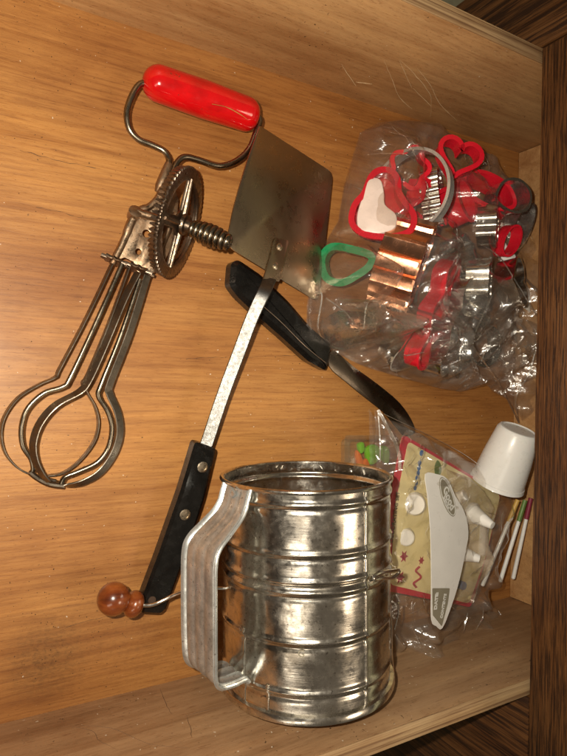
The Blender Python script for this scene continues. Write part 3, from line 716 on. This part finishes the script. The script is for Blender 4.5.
# big tin ring on edge, arching over the others
cutter('round_cutter', circ2((0, 0), .0345, 64), F3(416, 194, .040, (-.62, .02, .78), (0, 1, 0)), .013, M['pewter'], 'large smooth tin ring standing on edge, arching over the red cutters', .0009, .0022)
cutter('fluted_round_cutter', flute(.0250, 22, .10), F3(424, 200, .026, (.92, -.1, .38), (0, 1, 0)), .016, M['tin_bright'], 'fluted tin round cutter with dark mouth inside the big ring', .0006)
cutter('leaf_cutter', smooth2([(-.026, 0), (-.012, .014), (.012, .015), (.027, 0), (.012, -.014), (-.012, -.015)], 6), F3(478, 205, .018, (.1, -.3, 1), (.8, .6, 0)), .026, M['red'], 'dark red leaf-shaped cutter behind the tin ones at the upper right', .0018, .003)
cutter('plain_tin_cutter', smooth2([(-.018, -.004), (-.010, .012), (.006, .014), (.018, .004), (.016, -.010), (0, -.014)], 6), F3(500, 200, .040, (.3, .1, 1)), .02, M['tin_satin'], 'smooth tin cutter with a bright highlight at the upper right of the bag', .0008, .002)
cutter('daisy_cutter', wave(.0185, 7, .10), F3(478, 226, .030, (.90, .05, .40), (0, 1, 0)), .018, M['tin_bright'], 'wavy tin cutter standing on edge beside a red sliver', .0007, .0015)
cutter('oval_cutter', smooth2([(.016 * math.cos(t * .785), .010 * math.sin(t * .785)) for t in range(8)], 4), F3(502, 241, .028, (.4, .2, .9), (.45, -.9, 0)), .014, M['red'], 'bright red oval cutter peeking out right of the wavy tin one', .002)
cutter('red_oval_cutter', smooth2([(.020 * math.cos(t * .785), .013 * math.sin(t * .785)) for t in range(8)], 4), F3(449, 208, .020, (.6, -.2, .7), (.1, 1, 0)), .020, M['red'], 'dark red oval cutter on edge right of the big tin ring', .0018, .003)
cutter('tin_flower_cutter', wave(.0195, 8, .09), F3(448, 262, .022, (.70, -.1, .6), (0, 1, 0)), .020, M['tin_satin'], 'tin flower cutter deep in the heap between the copper and scalloped ones', .0007, .0015)
cutter('tin_oval_cutter', smooth2([(.024 * math.cos(t * .785), .014 * math.sin(t * .785)) for t in range(8)], 4), F3(510, 222, .018, (.5, .5, .7), (.2, 1, 0)), .018, M['tin_satin'], 'dull tin oval cutter by the oak rail at the upper right', .0007, .0015)
# copper
cu_o = []
for k in range(16):
    for f_, h_ in ((-.5, .0024), (-.44, .0004), (-.36, .0), (0, .0), (.36, .0), (.44, .0004)):
        t = (k + f_) * math.pi / 8; r_ = (.0245 + h_) * math.cos(math.pi / 16) / math.cos(f_ * math.pi / 8); cu_o.append((r_ * 1.5 * math.cos(t), r_ * 1.08 * math.sin(t)))
cutter('copper_cutter', cu_o, F3(382, 256, .034, (.93, .33, .25), (-.42, .90, .15)), .036, M['copper'], 'copper fluted cutter lying on its side in the middle of the bag', .0008, .0012, 25)
# green
cutter('green_cutter', smooth2([(-.019, .002), (-.013, .012), (.004, .012), (.020, .009), (.020, .002), (.012, -.006), (0, -.014), (-.013, -.012)], 5), F3(348, 266, .022, (-.35, .1, 1), (.98, .15, 0)), .014, M['green'], 'green plastic cutter at the left side of the bag', .0040, .0042)
# red wavy on side
gw = smooth2([(-.050, .000), (-.042, .013), (-.028, .004), (-.014, .017), (.000, .005), (.014, .016), (.028, .004), (.044, .013), (.052, -.002), (.042, -.014), (.024, -.006), (.004, -.017), (-.016, -.006), (-.034, -.015)], 5)
cutter('gingerbread_cutter', gw, F3(425, 310, .034, (.80, .26, .52), (-.44, .90, 0)), .015, M['red'], 'long wavy red plastic cutter standing on edge right of the copper one', .0016, .0028)
cutter('wavy_tin_cutter', [(x * .92, y) for x, y in gw], F3(440, 322, .030, (.80, .26, .52), (-.30, .95, 0)), .018, M['tin_bright'], 'long wavy tin cutter standing on edge alongside the long red one', .0007, .0015)
cutter('tin_heart_cutter', heart(.024), F3(500, 285, .030, (.75, -.1, .6), (.1, 1, 0)), .020, M['tin_bright'], 'tin heart cutter on edge at the far right of the bag', .0007, .0015)
cutter('tin_bell_cutter', smooth2([(x * .0185, y * .0185) for x, y in bell], 3), F3(396, 338, .020, (.5, .6, .6), (1, .2, 0)), .020, M['tin_bright'], 'tin bell cutter at the lower left, under the copper one', .0007, .0015)
cutter('scalloped_tin_cutter', wave(.0205, 6, .12), F3(468, 283, .036, (.90, .05, .40), (0, 1, 0)), .020, M['tin_satin'], 'scalloped tin cutter below the clear fold at the right of the bag', .0007, .0015)
cutter('small_tin_cutter', wave(.0150, 5, .16), F3(462, 318, .034, (.5, .5, .7), (1, 0, 0)), .018, M['tin_satin'], 'small five-lobed tin cutter near the lower right of the bag', .0007, .0015)
cutter('tin_star_cutter', [(r_ * math.cos(k * math.pi / 5), r_ * math.sin(k * math.pi / 5)) for k in range(10) for r_ in [(.021 if k % 2 else .010)]], F3(446, 350, .026, (.7, .3, .6), (1, 0, 0)), .019, M['tin_satin'], 'tin star cutter at the bottom edge of the bag', .0007, .0015, 20)
cutter('wide_tin_cutter', smooth2([(-.035, 0), (-.02, .012), (.0, .008), (.02, .013), (.035, 0), (.02, -.012), (0, -.008), (-.02, -.012)], 5), F3(360, 318, .016, (.15, .75, .6), (1, -.05, 0)), .022, M['tin_satin'], 'wide tin cutter under creased film at the lower left of the bag', .0007, .0015)
cutter('tin_circle_cutter', circ2((0, 0), .019, 40), F3(473, 345, .020, (.4, .1, .9), (1, 0, 0)), .018, M['tin_satin'], 'plain tin circle cutter with a dark inside at the lower right', .0007, .0015)

# ------------------------------------------------------------ plastic film
def inside(p, poly):
    r = False; n = len(poly)
    for i in range(n):
        x0, y0 = poly[i]; x1, y1 = poly[i - 1]
        if (y0 > p[1]) != (y1 > p[1]) and p[0] < (x1 - x0) * (p[1] - y0) / (y1 - y0) + x0: r = not r
    return r
def edist(p, poly):
    d = 1e9; n = len(poly)
    for i in range(n):
        a_ = Vector(poly[i - 1]); b_ = Vector(poly[i]); ab = b_ - a_; t = max(0, min(1, (Vector(p) - a_).dot(ab) / max(ab.length_squared, 1e-12)))
        d = min(d, (Vector(p) - a_ - ab * t).length)
    return d
def crease(x, y, s, seed):
    v = noise.voronoi(Vector((x * s + seed, y * s + seed * .7, seed)), distance_metric='DISTANCE')[0]
    return v[1] - v[0]
def folds(x, y, seed, f=35.):
    rr = random.Random(int(seed * 10)); z = 0
    wx = x + .006 * noise.noise(Vector((x * 22, y * 22, seed))); wy = y + .006 * noise.noise(Vector((x * 22, y * 22, seed + 9)))
    for k in range(6):
        an = rr.uniform(0, math.pi); fr = f * rr.uniform(.45, 1.5); ph = rr.random() * 7
        u_ = (wx * math.cos(an) + wy * math.sin(an)) * fr + ph + 1.3 * noise.noise(Vector((x * 9, y * 9, k * 3. + seed)))
        t = abs(u_ - math.floor(u_) - .5) * 2
        z += t * (.5 + noise.noise(Vector((x * 16, y * 16, k * 5. + seed))) * 1.6) / fr
    return z
crk = []
def sheet(outline, zf, step=.0022, amp=.004, seed=1., jit=.0):
    """a film sheet: world XY outline, height zf(x, y, edge distance) plus crumples"""
    outl = []; n = len(outline)
    for i in range(n):
        a_ = Vector(outline[i]); b_ = Vector(outline[(i + 1) % n]); k = max(1, int((b_ - a_).length / step))
        for j in range(k): outl.append(a_.lerp(b_, j / k))
    pts = [Vector((p_.x, p_.y)) for p_ in outl]; nb = len(pts)
    x0 = min(p_.x for p_ in pts); x1 = max(p_.x for p_ in pts); y0 = min(p_.y for p_ in pts); y1 = max(p_.y for p_ in pts)
    y = y0 + step / 2; row = 0
    while y < y1:
        x = x0 + (step / 2 if row % 2 else 0)
        while x < x1:
            if inside((x, y), outline) and edist((x, y), outline) > step * .6: pts.append(Vector((x, y)))
            x += step
        y += step * .87; row += 1
    from mathutils.geometry import delaunay_2d_cdt
    vo, eo, fo, *_ = delaunay_2d_cdt(pts, [], [list(range(nb))], 1, 1e-7)
    vs = []
    for p_ in vo:
        d = edist((p_.x, p_.y), outline); z = zf(p_.x, p_.y, d)
        w_ = Vector((p_.x * 14 + seed, p_.y * 14, seed)); wx = noise.noise(w_) * .012; wy = noise.noise(w_ + Vector((9, 9, 9))) * .012
        c = crease(p_.x + wx, p_.y + wy, 26, seed) * 1.0 + crease(p_.x + wy, p_.y - wx, 60, seed + 5) * .35
        z += amp * (c - .45) * min(1, d / .008 + .15) * (.6 + .8 * noise.noise(Vector((p_.x * 20, p_.y * 20, seed + 3))))
        cw_ = .22 + sum(w0 * math.exp(-((p_.x - c0.x) ** 2 + (p_.y - c0.y) ** 2) / (r0 * r0)) for c0, r0, w0 in crk)
        if amp > .003: z += (folds(p_.x, p_.y, seed) - .03) * min(cw_, 1.2) * .62 * min(1, d / .006 + .2)
        vs.append(Vector((p_.x, p_.y, max(z, .0012))))
    return vs, [tuple(f) for f in fo]
def bag_outline(pxs, z):
    return [((v.x), (v.y)) for v in (P(x, y, z_) for x, y, z_ in pxs)]
b1 = [(352, 215, .03), (357, 180, .03), (366, 150, .03), (374, 124, .03), (394, 113, .032), (420, 109, .035), (450, 112, .035), (490, 140, .035), (528, 170, .035), (548, 230, .03), (560, 330, .02), (552, 400, .015), (520, 424, .006), (507, 402, .006), (486, 385, .01), (462, 392, .012), (440, 388, .012), (400, 376, .014), (365, 364, .018), (330, 344, .022), (313, 331, .022), (318, 292, .025), (325, 262, .03), (338, 238, .03)]
ol1 = bag_outline(b1, 0)
cz = [(P(400, 180, .05), .052, .045), (P(430, 250, .05), .064, .05), (P(470, 220, .04), .052, .045), (P(360, 270, .04), .046, .035), (P(430, 330, .04), .056, .04), (P(350, 320, .03), .040, .025), (P(470, 300, .04), .058, .04), (P(380, 210, .04), .054, .03)]
def z1(x, y, d):
    s_ = 0; w_ = 1e-6
    for c, h, r in cz:
        g = math.exp(-((x - c.x) ** 2 + (y - c.y) ** 2) / (r * r)); s_ += h * g * g; w_ += g
    h = s_ / w_ + .010
    return .010 + (max(h, .016)) * min(1, d / .022) ** .6
crk += [(P(345, 320, .04), .030, 1.), (P(385, 320, .04), .030, .9), (P(500, 360, .03), .045, 1.), (P(365, 150, .04), .028, .6), (P(440, 360, .03), .03, .5), (P(400, 470, .05), .03, .6), (P(480, 620, .02), .05, .5), (P(410, 640, .04), .03, .7), (P(335, 250, .04), .02, .6)]
bag1 = empty('plastic_bag', P(430, 260, 0), 'large clear crinkled plastic bag full of cookie cutters', 'plastic bag')
vs, fs = sheet(ol1, z1, .0020, .013, 2.3)
make('upper_film', MB().add(vs, fs), M['film'], bag1, fix=False, ang=180)
vs, fs = sheet(ol1, lambda x, y, d: .010 - .007 * min(1, d / .01), .005, .002, 4.)
make('lower_film', MB().add(vs, fs), M['film'], bag1, fix=False)
# slack open end folded over to the right, with creases
b2 = [(316, 292, .03), (345, 296, .05), (380, 302, .055), (425, 236, .066), (455, 240, .062), (483, 246, .06), (500, 258, .055), (515, 280, .05), (536, 315, .045), (560, 350, .03), (552, 412, .015), (520, 424, .006), (506, 402, .010), (486, 385, .014), (462, 391, .016), (440, 388, .016), (400, 377, .018), (365, 365, .022), (330, 345, .026), (313, 331, .026)]
ol2 = bag_outline(b2, 0)
def z2(x, y, d): return z1(x, y, max(edist((x, y), ol1), .001)) + .005 * min(1, d / .01)
vs, fs = sheet(ol2, z2, .0019, .015, 7.7)
make('folded_film', MB().add(vs, fs), M['film'], bag1, fix=False, ang=24)
def film_edge_streak(pts, r, name='film_edge_streak', par=None, m='seam'): make(name, MB().add(*strip(catmull([P(*q_) for q_ in pts], 6), r * 2, .0003, side + zv * .4)), M[m], par)
film_edge_streak([(425, 236, .070), (455, 240, .067), (483, 246, .063), (500, 258, .058), (515, 280, .054), (536, 315, .05)], .0006, par=bag1)
film_edge_streak([(470, 342, .052), (484, 362, .045), (500, 385, .032), (519, 423, .012)], .0008, par=bag1)
film_edge_streak([(536, 350, .045), (528, 375, .038), (516, 398, .03), (519, 423, .014)], .0007, par=bag1)
film_edge_streak([(472, 340, .052), (490, 300, .058), (503, 280, .058)], .0005, par=bag1)
film_edge_streak([(326, 298, .05), (345, 312, .055), (362, 330, .055), (366, 308, .06), (372, 301, .06), (395, 308, .062), (412, 322, .062)], .0005, par=bag1)
film_edge_streak([(316, 292, .035), (322, 296, .040), (318, 330, .032), (330, 343, .028)], .0006, par=bag1)
def creases(name, zf, outline, n, seed, par, L=.018, box_=None):
    rr = random.Random(seed); mb = MB(); xs = [p_[0] for p_ in outline]; ys = [p_[1] for p_ in outline]; k = 0; tries = 0
    while k < n and tries < 4000:
        tries += 1
        x, y = rr.uniform(min(xs), max(xs)), rr.uniform(min(ys), max(ys)); an = rr.gauss(-.5, .9) + (1.6 if rr.random() < .3 else 0); l = L * rr.uniform(.3, 1.3); pts = []
        if box_ and rr.random() < .6:
            c = P(*rr.choice(box_), .03); x, y = c.x + rr.gauss(0, .012), c.y + rr.gauss(0, .012)
        kink = rr.gauss(0, .5); m_ = 7
        for i in range(m_):
            if not inside((x, y), outline): break
            d = edist((x, y), outline); pts.append(Vector((x, y, zf(x, y, d) + .0012 + .0016 * rr.random())))
            x += math.cos(an) * l / m_; y += math.sin(an) * l / m_; an += kink / m_ + rr.gauss(0, .16)
        if len(pts) < m_: continue
        k += 1; w_ = rr.uniform(.0004, .0012)
        mb.add(*strip(pts, [w_ * (.15 + math.sin(math.pi * (i + .3) / m_)) for i in range(m_)], .00012, Vector((rr.gauss(0, .5), rr.gauss(0, .5), .7)).normalized()))
    make(name, mb, M['seam'], par, fix=False, kind='stuff')
creases('film_creases', z2, ol2, 110, 4, bag1, .022, [(345, 320), (372, 320), (480, 350), (500, 380), (515, 350), (400, 355), (440, 330), (335, 315)])
creases('film_creases', z1, ol1, 45, 9, bag1, .030, [(360, 170), (345, 230), (400, 130), (480, 165)])
# white crumpled paper beside the bag
po = bag_outline([(508, 236, .03), (520, 262, .03), (535, 290, .03), (536, 312, .03), (520, 300, .03), (510, 285, .03), (505, 262, .03)], 0)
vs, fs = sheet(po, lambda x, y, d: .024 + .006 * min(1, d / .006), .002, .006, 3.3)
make('crumpled_paper', MB().add(vs, fs), M['paper'], None, 'white crumpled paper scrap at the right edge of the cutter bag', 'paper', fix=False)

# ------------------------------------------------------------ zip bag with decorating kit
zp = Plane((405, 437, .040), (388, 592, .040), (505, 500, .020))
cardo = roundpoly([zp.c2(*q_) for q_ in [(402, 434), (500, 493), (486, 555), (470, 607), (384, 590), (389, 500)]], [.006, .006, .02, .005, .004, .02], 5)
card = empty('decorating_kit_card', zp.at(430, 530), 'yellow printed backing card with a red border inside the zip bag', 'card')
make('backing', MB().add(*slab(cardo, [], .0010, zp.fr())), M['card_red'], card)
yo = roundpoly([zp.c2(*q_) for q_ in [(407, 441), (499, 495), (485, 554), (468, 603), (389, 584), (394, 505)]], .005, 5)
make('printed_face', MB().add(*slab(yo, [], .0003, zp.fr(.0012))), M['card_yellow'], card)
def on_card(px, py, h=.0016): return zp.at(px, py, h)
def pdir(pl_, a_, b_): d = pl_.at(*b_) - pl_.at(*a_); return d.normalized()
def txt_on(pl_, c, c2, body, size, mat, par, name, h=.0016, squash=1., bold=.0):
    u = pdir(pl_, c, c2); n = pl_.n; v = n.cross(u); mb = MB(); mb.add(*text(body, size, .0002, (pl_.at(*c, h), u, v, n), squash=squash, bold=bold))
    return make(name, mb, mat, par, smooth=False, fix=False)
txt_on(zp, (394.8, 517), (397.8, 495), 'DECORATING SET', .0058, M['ink'], card, 'printed_words', squash=.92, bold=.00012)
mb = MB()
for i, (x, y, r) in enumerate([(421.5, 453, .0028), (419.5, 463, .0024), (418.8, 468, .0024), (418, 473, .0024), (417, 478, .0024), (416, 483, .0023), (415, 488, .0021)]):
    mb.add(*lathe([(0, r), (.0003, r), (.0004, r * .5), (.0004, .0001)], on_card(x, y, .0014), zp.n, 12))
make('printed_dots', mb, M['ink_blue'], card)
mb = MB()
for x, y, r in ((402.5, 556, .0056), (420, 560, .0042), (399, 577, .0060)):
    c = zp.c2(x, y); lo = [(c[0] + r * (1 if k % 2 else .5) * math.cos(k * math.pi / 6), c[1] + r * (1 if k % 2 else .5) * math.sin(k * math.pi / 6)) for k in range(12)]
    mb.add(*slab(lo, [], .0003, zp.fr(.0014)))
mb.add(*strip(catmull([on_card(*q_) for q_ in [(419, 566), (415, 571), (420, 577), (413, 583), (416, 588)]], 5), .0034, .0003, w_of(Vector((1, 0, 0)))))
make('printed_motifs', mb, M['ink_maroon'], card)
mb = MB()
lf = smooth2([zp.c2(*q_) for q_ in [(436, 460), (440, 466), (439, 474), (435, 478), (433, 468)]], 4); mb.add(*slab(lf, [], .0003, zp.fr(.0014)))
make('printed_leaf', mb, M['dgreen'], card)
# white couplers and nozzles lying on the card
kg = 'icing nozzles in the zip bag'
def lath_thing(name, prof_, px, py, z, ax_, mat, label, cat='icing nozzle', seg_=28):
    d = w_of(Vector((ax_[0], ax_[1], -ax_[2]))).normalized(); return make(name, MB().add(*lathe(prof_, P(px, py, z), d, seg_)), mat, None, label, cat, kg)
lath_thing('coupler', [(0, .0105), (.002, .0108), (.009, .0098), (.011, .0085), (.0112, .001)], 413, 503, .036, (-.1, -.1, 1), M['milky'], 'round white coupler beside the blue dots of the card', 'coupler')
lath_thing('coupler', [(0, .0082), (.002, .0084), (.008, .0072), (.009, .006), (.0092, .001)], 405, 536, .036, (-.1, -.1, 1), M['milky'], 'smaller round white coupler beside the printed words', 'coupler')
lath_thing('nozzle', [(0, .0090), (.003, .0092), (.004, .0075), (.020, .0035), (.0205, .001)], 458, 552, .030, (.95, .25, .25), M['milky'], 'short white cone nozzle right of the paddle')
lath_thing('nozzle', [(0, .0105), (.003, .0110), (.004, .0090), (.026, .0035), (.0262, .001)], 470, 512, .030, (.55, .3, .75), M['milky'], 'wide hazy cone nozzle at the right of the card')
lath_thing('nozzle', [(0, .0095), (.003, .0098), (.005, .0060), (.020, .0050), (.0202, .001)], 447, 503, .028, (.7, -.5, .5), M['milky'], 'pale ringed nozzle behind the oval emblem')
lath_thing('nozzle', [(0, .0060), (.002, .0060), (.034, .0036), (.0345, .001)], 484, 520, .026, (-.12, 1, .1), M['milky'], 'long slim white nozzle along the right side of the zip bag')
lath_thing('icing_tube', [(0, .0058), (.003, .0060), (.030, .0060), (.033, .003), (.0335, .001)], 455, 563, .026, (-.1, 1, .1), M['clear'], 'clear icing tube at the lower right of the card', 'tube')
make('tube_cap', MB().add(*lathe([(0, .0040), (.006, .0040), (.0062, .001)], P(459, 584, .028), zv, 16)), M['ink_blue'], None, 'small blue cap showing through the lower right of the zip bag', 'cap')
# the zip bag itself
zb = empty('zip_bag', P(440, 540, 0), 'clear zip bag with a white write-on panel, leaning beside the sifter', 'zip bag')
zo = [(377, 409, .052), (384, 417, .055), (405, 424, .050), (440, 441, .044), (475, 462, .036), (505, 490, .028), (512, 510, .020), (496, 552, .018), (478, 600, .020), (517, 621, .016), (470, 641, .022), (428, 656, .032), (398, 654, .045), (392, 630, .055), (388, 560, .06), (384, 480, .058), (380, 440, .055)]
olz = bag_outline(zo, 0)
def plane_z(pl_, x, y): return pl_.o.z - ((x - pl_.o.x) * pl_.n.x + (y - pl_.o.y) * pl_.n.y) / pl_.n.z
def zz(x, y, d): return max(plane_z(zp, x, y), .010) + .004 + .012 * min(1, d / .02) ** .7
vs, fs = sheet(olz, zz, .0019, .006, 11.2)
make('upper_film', MB().add(vs, fs), M['film2'], zb, fix=False, ang=180)
vs, fs = sheet(olz, lambda x, y, d: max(plane_z(zp, x, y) - .004, .006) - .004 * min(1, d / .02), .005, .002, 5.1)
make('lower_film', MB().add(vs, fs), M['film2'], zb, fix=False)
hz_ = bag_outline([(452, 470, .05), (480, 480, .05), (503, 500, .05), (492, 555, .04), (474, 604, .03), (440, 598, .05), (460, 560, .05), (466, 530, .05), (462, 505, .05)], 0)
vs, fs = sheet(hz_, lambda x, y, d: zz(x, y, .02) - .010 + .002 * min(1, d / .01), .0019, .007, 21.)
make('inner_pouch', MB().add(vs, fs), M['pouch'], zb, fix=False, ang=30)
wp = Plane((425, 475, .066), (432, 625, .066), (468, 530, .056))
wo = smooth2([wp.c2(*q_) for q_ in [(425, 474), (436, 474), (447, 479), (455, 496), (464, 512), (468, 532), (465, 552), (459, 580), (451, 606), (442, 628), (436, 626), (431, 619), (431, 580), (430, 530), (427, 495)]], 3)
make('write_on_panel', MB().add(*slab(wo, [], .0005, wp.fr())), M['milky'], zb, label='white write-on panel of the bag')
creases('film_creases', zz, olz, 60, 5, zb, .026, [(395, 450), (410, 490), (415, 540), (412, 600), (500, 620), (470, 500)])
ou = pdir(wp, (441, 478), (455, 516)); ov = wp.n.cross(ou); oc = wp.at(447.5, 497, .0007)
def ell(a_, b_, n=32): return [(a_ * math.cos(2 * math.pi * k / n), b_ * math.sin(2 * math.pi * k / n)) for k in range(n)]
em = make('oval_emblem', MB().add(*slab(ell(.0205, .0075), [], .0002, (oc, ou, ov, wp.n))), M['ink_grey'], zb)
make('emblem_line', MB().add(*slab(ell(.0196, .0068), [ell(.0187, .0060)], .0002, (oc + wp.n * .0003, ou, ov, wp.n))), M['ink_white'], em)
mb = MB(); mb.add(*text('Good', .0100, .0002, (oc + ou * .002 - ov * -.0008 + wp.n * .0003, ou, ov, wp.n), bold=.0002)); mb.add(*text('Sense', .0062, .0002, (oc + ou * .003 - ov * .0038 + wp.n * .0003, ou, ov, wp.n), bold=.0001))
make('emblem_words', mb, M['ink_white'], em, smooth=False, fix=False)
tg = roundpoly([wp.c2(*q_) for q_ in [(431.5, 588), (449, 588), (447, 603), (441, 626), (432, 615)]], .001, 2)
tgo = make('date_tag', MB().add(*slab(tg, [], .0002, wp.fr(.0007))), M['ink_grey'], zb)
u_ = pdir(wp, (436, 612), (438, 590))
v_ = wp.n.cross(u_)
mb = MB(); mb.add(*text('DATE:', .0052, .0002, (wp.at(436.3, 601, .0010), u_, v_, wp.n), bold=.0003)); mb.add(*text('CONTENTS', .0046, .0002, (wp.at(443.5, 606, .0010), pdir(wp, (441, 622), (446.5, 589)), wp.n.cross(pdir(wp, (441, 622), (446.5, 589))), wp.n), bold=.0002, squash=.85))
make('tag_words', mb, M['ink_white'], tgo, smooth=False, fix=False)
film_edge_streak([(378, 410, .055), (388, 428, .060), (398, 450, .060), (400, 470, .060)], .0014, 'film_edge_streak', zb)  # bright highlight streak across the zip film, built in as a wide strip
film_edge_streak([(378, 410, .055), (380, 440, .056), (380, 462, .056)], .0006, 'film_edge_streak', zb)
film_edge_streak([(384, 414, .056), (440, 441, .046), (475, 462, .038), (505, 490, .030)], .0005, 'film_edge_streak', zb)
film_edge_streak([(480, 597, .022), (498, 610, .020), (517, 621, .018), (470, 641, .024), (428, 656, .034)], .0005, 'film_edge_streak', zb)
film_edge_streak([(428, 656, .036), (418, 640, .05), (412, 626, .056)], .0005, 'film_edge_streak', zb)

# ------------------------------------------------------------ small clear box of sugar decorations
sb = empty('sweets_box', P(362, 455, 0), 'small clear plastic box of green and orange sugar pieces behind the sifter', 'box')
q0 = Plane((345, 436, .014), (392, 436, .014), (345, 470, .014))
oo = roundpoly([q0.c2(*k) for k in [(344, 435), (396, 435), (400, 482), (344, 482)]], .004, 4); oi = roundpoly([q0.c2(*k) for k in [(350, 441), (390, 441), (393, 476), (350, 476)]], .004, 4)
make('lid', MB().add(*slab(oo, [], .0012, q0.fr(), .0003)), M['clear'], sb)
make('tray', ring_wall(oi, (q0.o - q0.n * .013, q0.u, q0.v, q0.n), .012, .001), M['clear'], sb)
q1 = Plane((345, 436, .008), (392, 436, .008), (345, 470, .008))
def blob(pxs, mat, name, label, cat='sugar decoration'):
    lo = smooth2([q1.c2(*k) for k in pxs], 4); make(name, MB().add(*slab(lo, [], .0045, q1.fr(), .0012)), mat, None, label, cat, 'sugar pieces in the clear box')
blob([(364, 448), (370, 444), (376, 446), (378, 454), (374, 462), (367, 464), (364, 457)], M['lime'], 'sugar_leaf', 'large lime green sugar piece in the small box')
blob([(356, 444), (361, 442), (362, 450), (358, 453)], M['lime'], 'sugar_leaf', 'small lime green sugar piece next to the orange ones')
blob([(379, 446), (386, 448), (386, 462), (380, 460)], M['lime'], 'sugar_leaf', 'lime green sugar piece half under the zip bag edge')
blob([(355, 450), (359, 455), (361, 464), (357, 467), (354, 458)], M['orange'], 'sugar_carrot', 'orange sugar piece nearest the left side of the small box')
blob([(364, 458), (367, 464), (364, 470), (360, 463)], M['orange'], 'sugar_carrot', 'orange sugar piece against the big green one')

# ------------------------------------------------------------ white cup and banded sticks
cA = P(519, 429, .060); cB = P(497, 483, .038); cax = (cB - cA).normalized()
cl = (cB - cA).length
pr = [(.0010, .0002), (.0010, .0150), (0, .0158), (.0004, .0176), (.0030, .0194), (cl * .5, .0229), (cl - .0042, .0249), (cl - .0038, .0256), (cl - .001, .0258), (cl, .0262), (cl, .0250), (cl * .5, .0215), (.003, .0175), (.003, .0002)]
make('plastic_cup', MB().add(*lathe(pr, cA, cax, 56, None, False)), M['white'], None, 'white plastic cup lying by the oak rail above the banded sticks', 'cup')
sg = 'banded white sticks'
for (a_, b_, m_, lab) in (((516, 504), (482, 586), 'yellow', 'white stick with a yellow band at its end'), ((524, 504), (500, 582), 'dgreen', 'white stick with a green band at its end'), ((530, 502), (513, 579), 'maroon', 'white stick with a dark red band at its end')):
    A0, B0 = P(*a_, .034), P(*b_, .024); rt = empty('stick', B0, lab, 'stick', sg)
    d = (B0 - A0); mid = A0 + d * .22
    make('shaft', MB().add(*tube([mid, B0 - d.normalized() * .001, B0], [.0019, .0021, .0012], 12)), M['white'], rt)
    make('band', MB().add(*tube([A0 - d * .05, mid], [.0023, .0023], 12)), M[m_], rt)

# ------------------------------------------------------------ crumbs
cr_ = random.Random(3)
mb = MB()
for i in range(340):
    x, y = cr_.uniform(0, 250), cr_.uniform(0, 670)
    if i < 190: x = cr_.gauss(85, 65); y = cr_.gauss(620, 45)
    if x < 0 or y > 690: continue
    c = P(x, y, 0); 
    if not (YB + .004 < c.y < YT - .004): continue
    r = cr_.uniform(.0002, .00055); vs = [c + Vector((cr_.uniform(-1, 1) * r, cr_.uniform(-1, 1) * r, cr_.uniform(0, 1) * r)) for _ in range(5)]
    vs = [c + Vector((r, 0, 0)), c + Vector((-r * .6, r, 0)), c + Vector((-r * .7, -r * .8, 0)), c + Vector((0, .2 * r, r))]
    mb.add(vs, [(0, 1, 3), (1, 2, 3), (2, 0, 3), (0, 2, 1)])
make('crumbs', mb, M['crack'], None, 'dark crumbs scattered on the drawer floor', 'crumbs', smooth=False, kind='stuff')
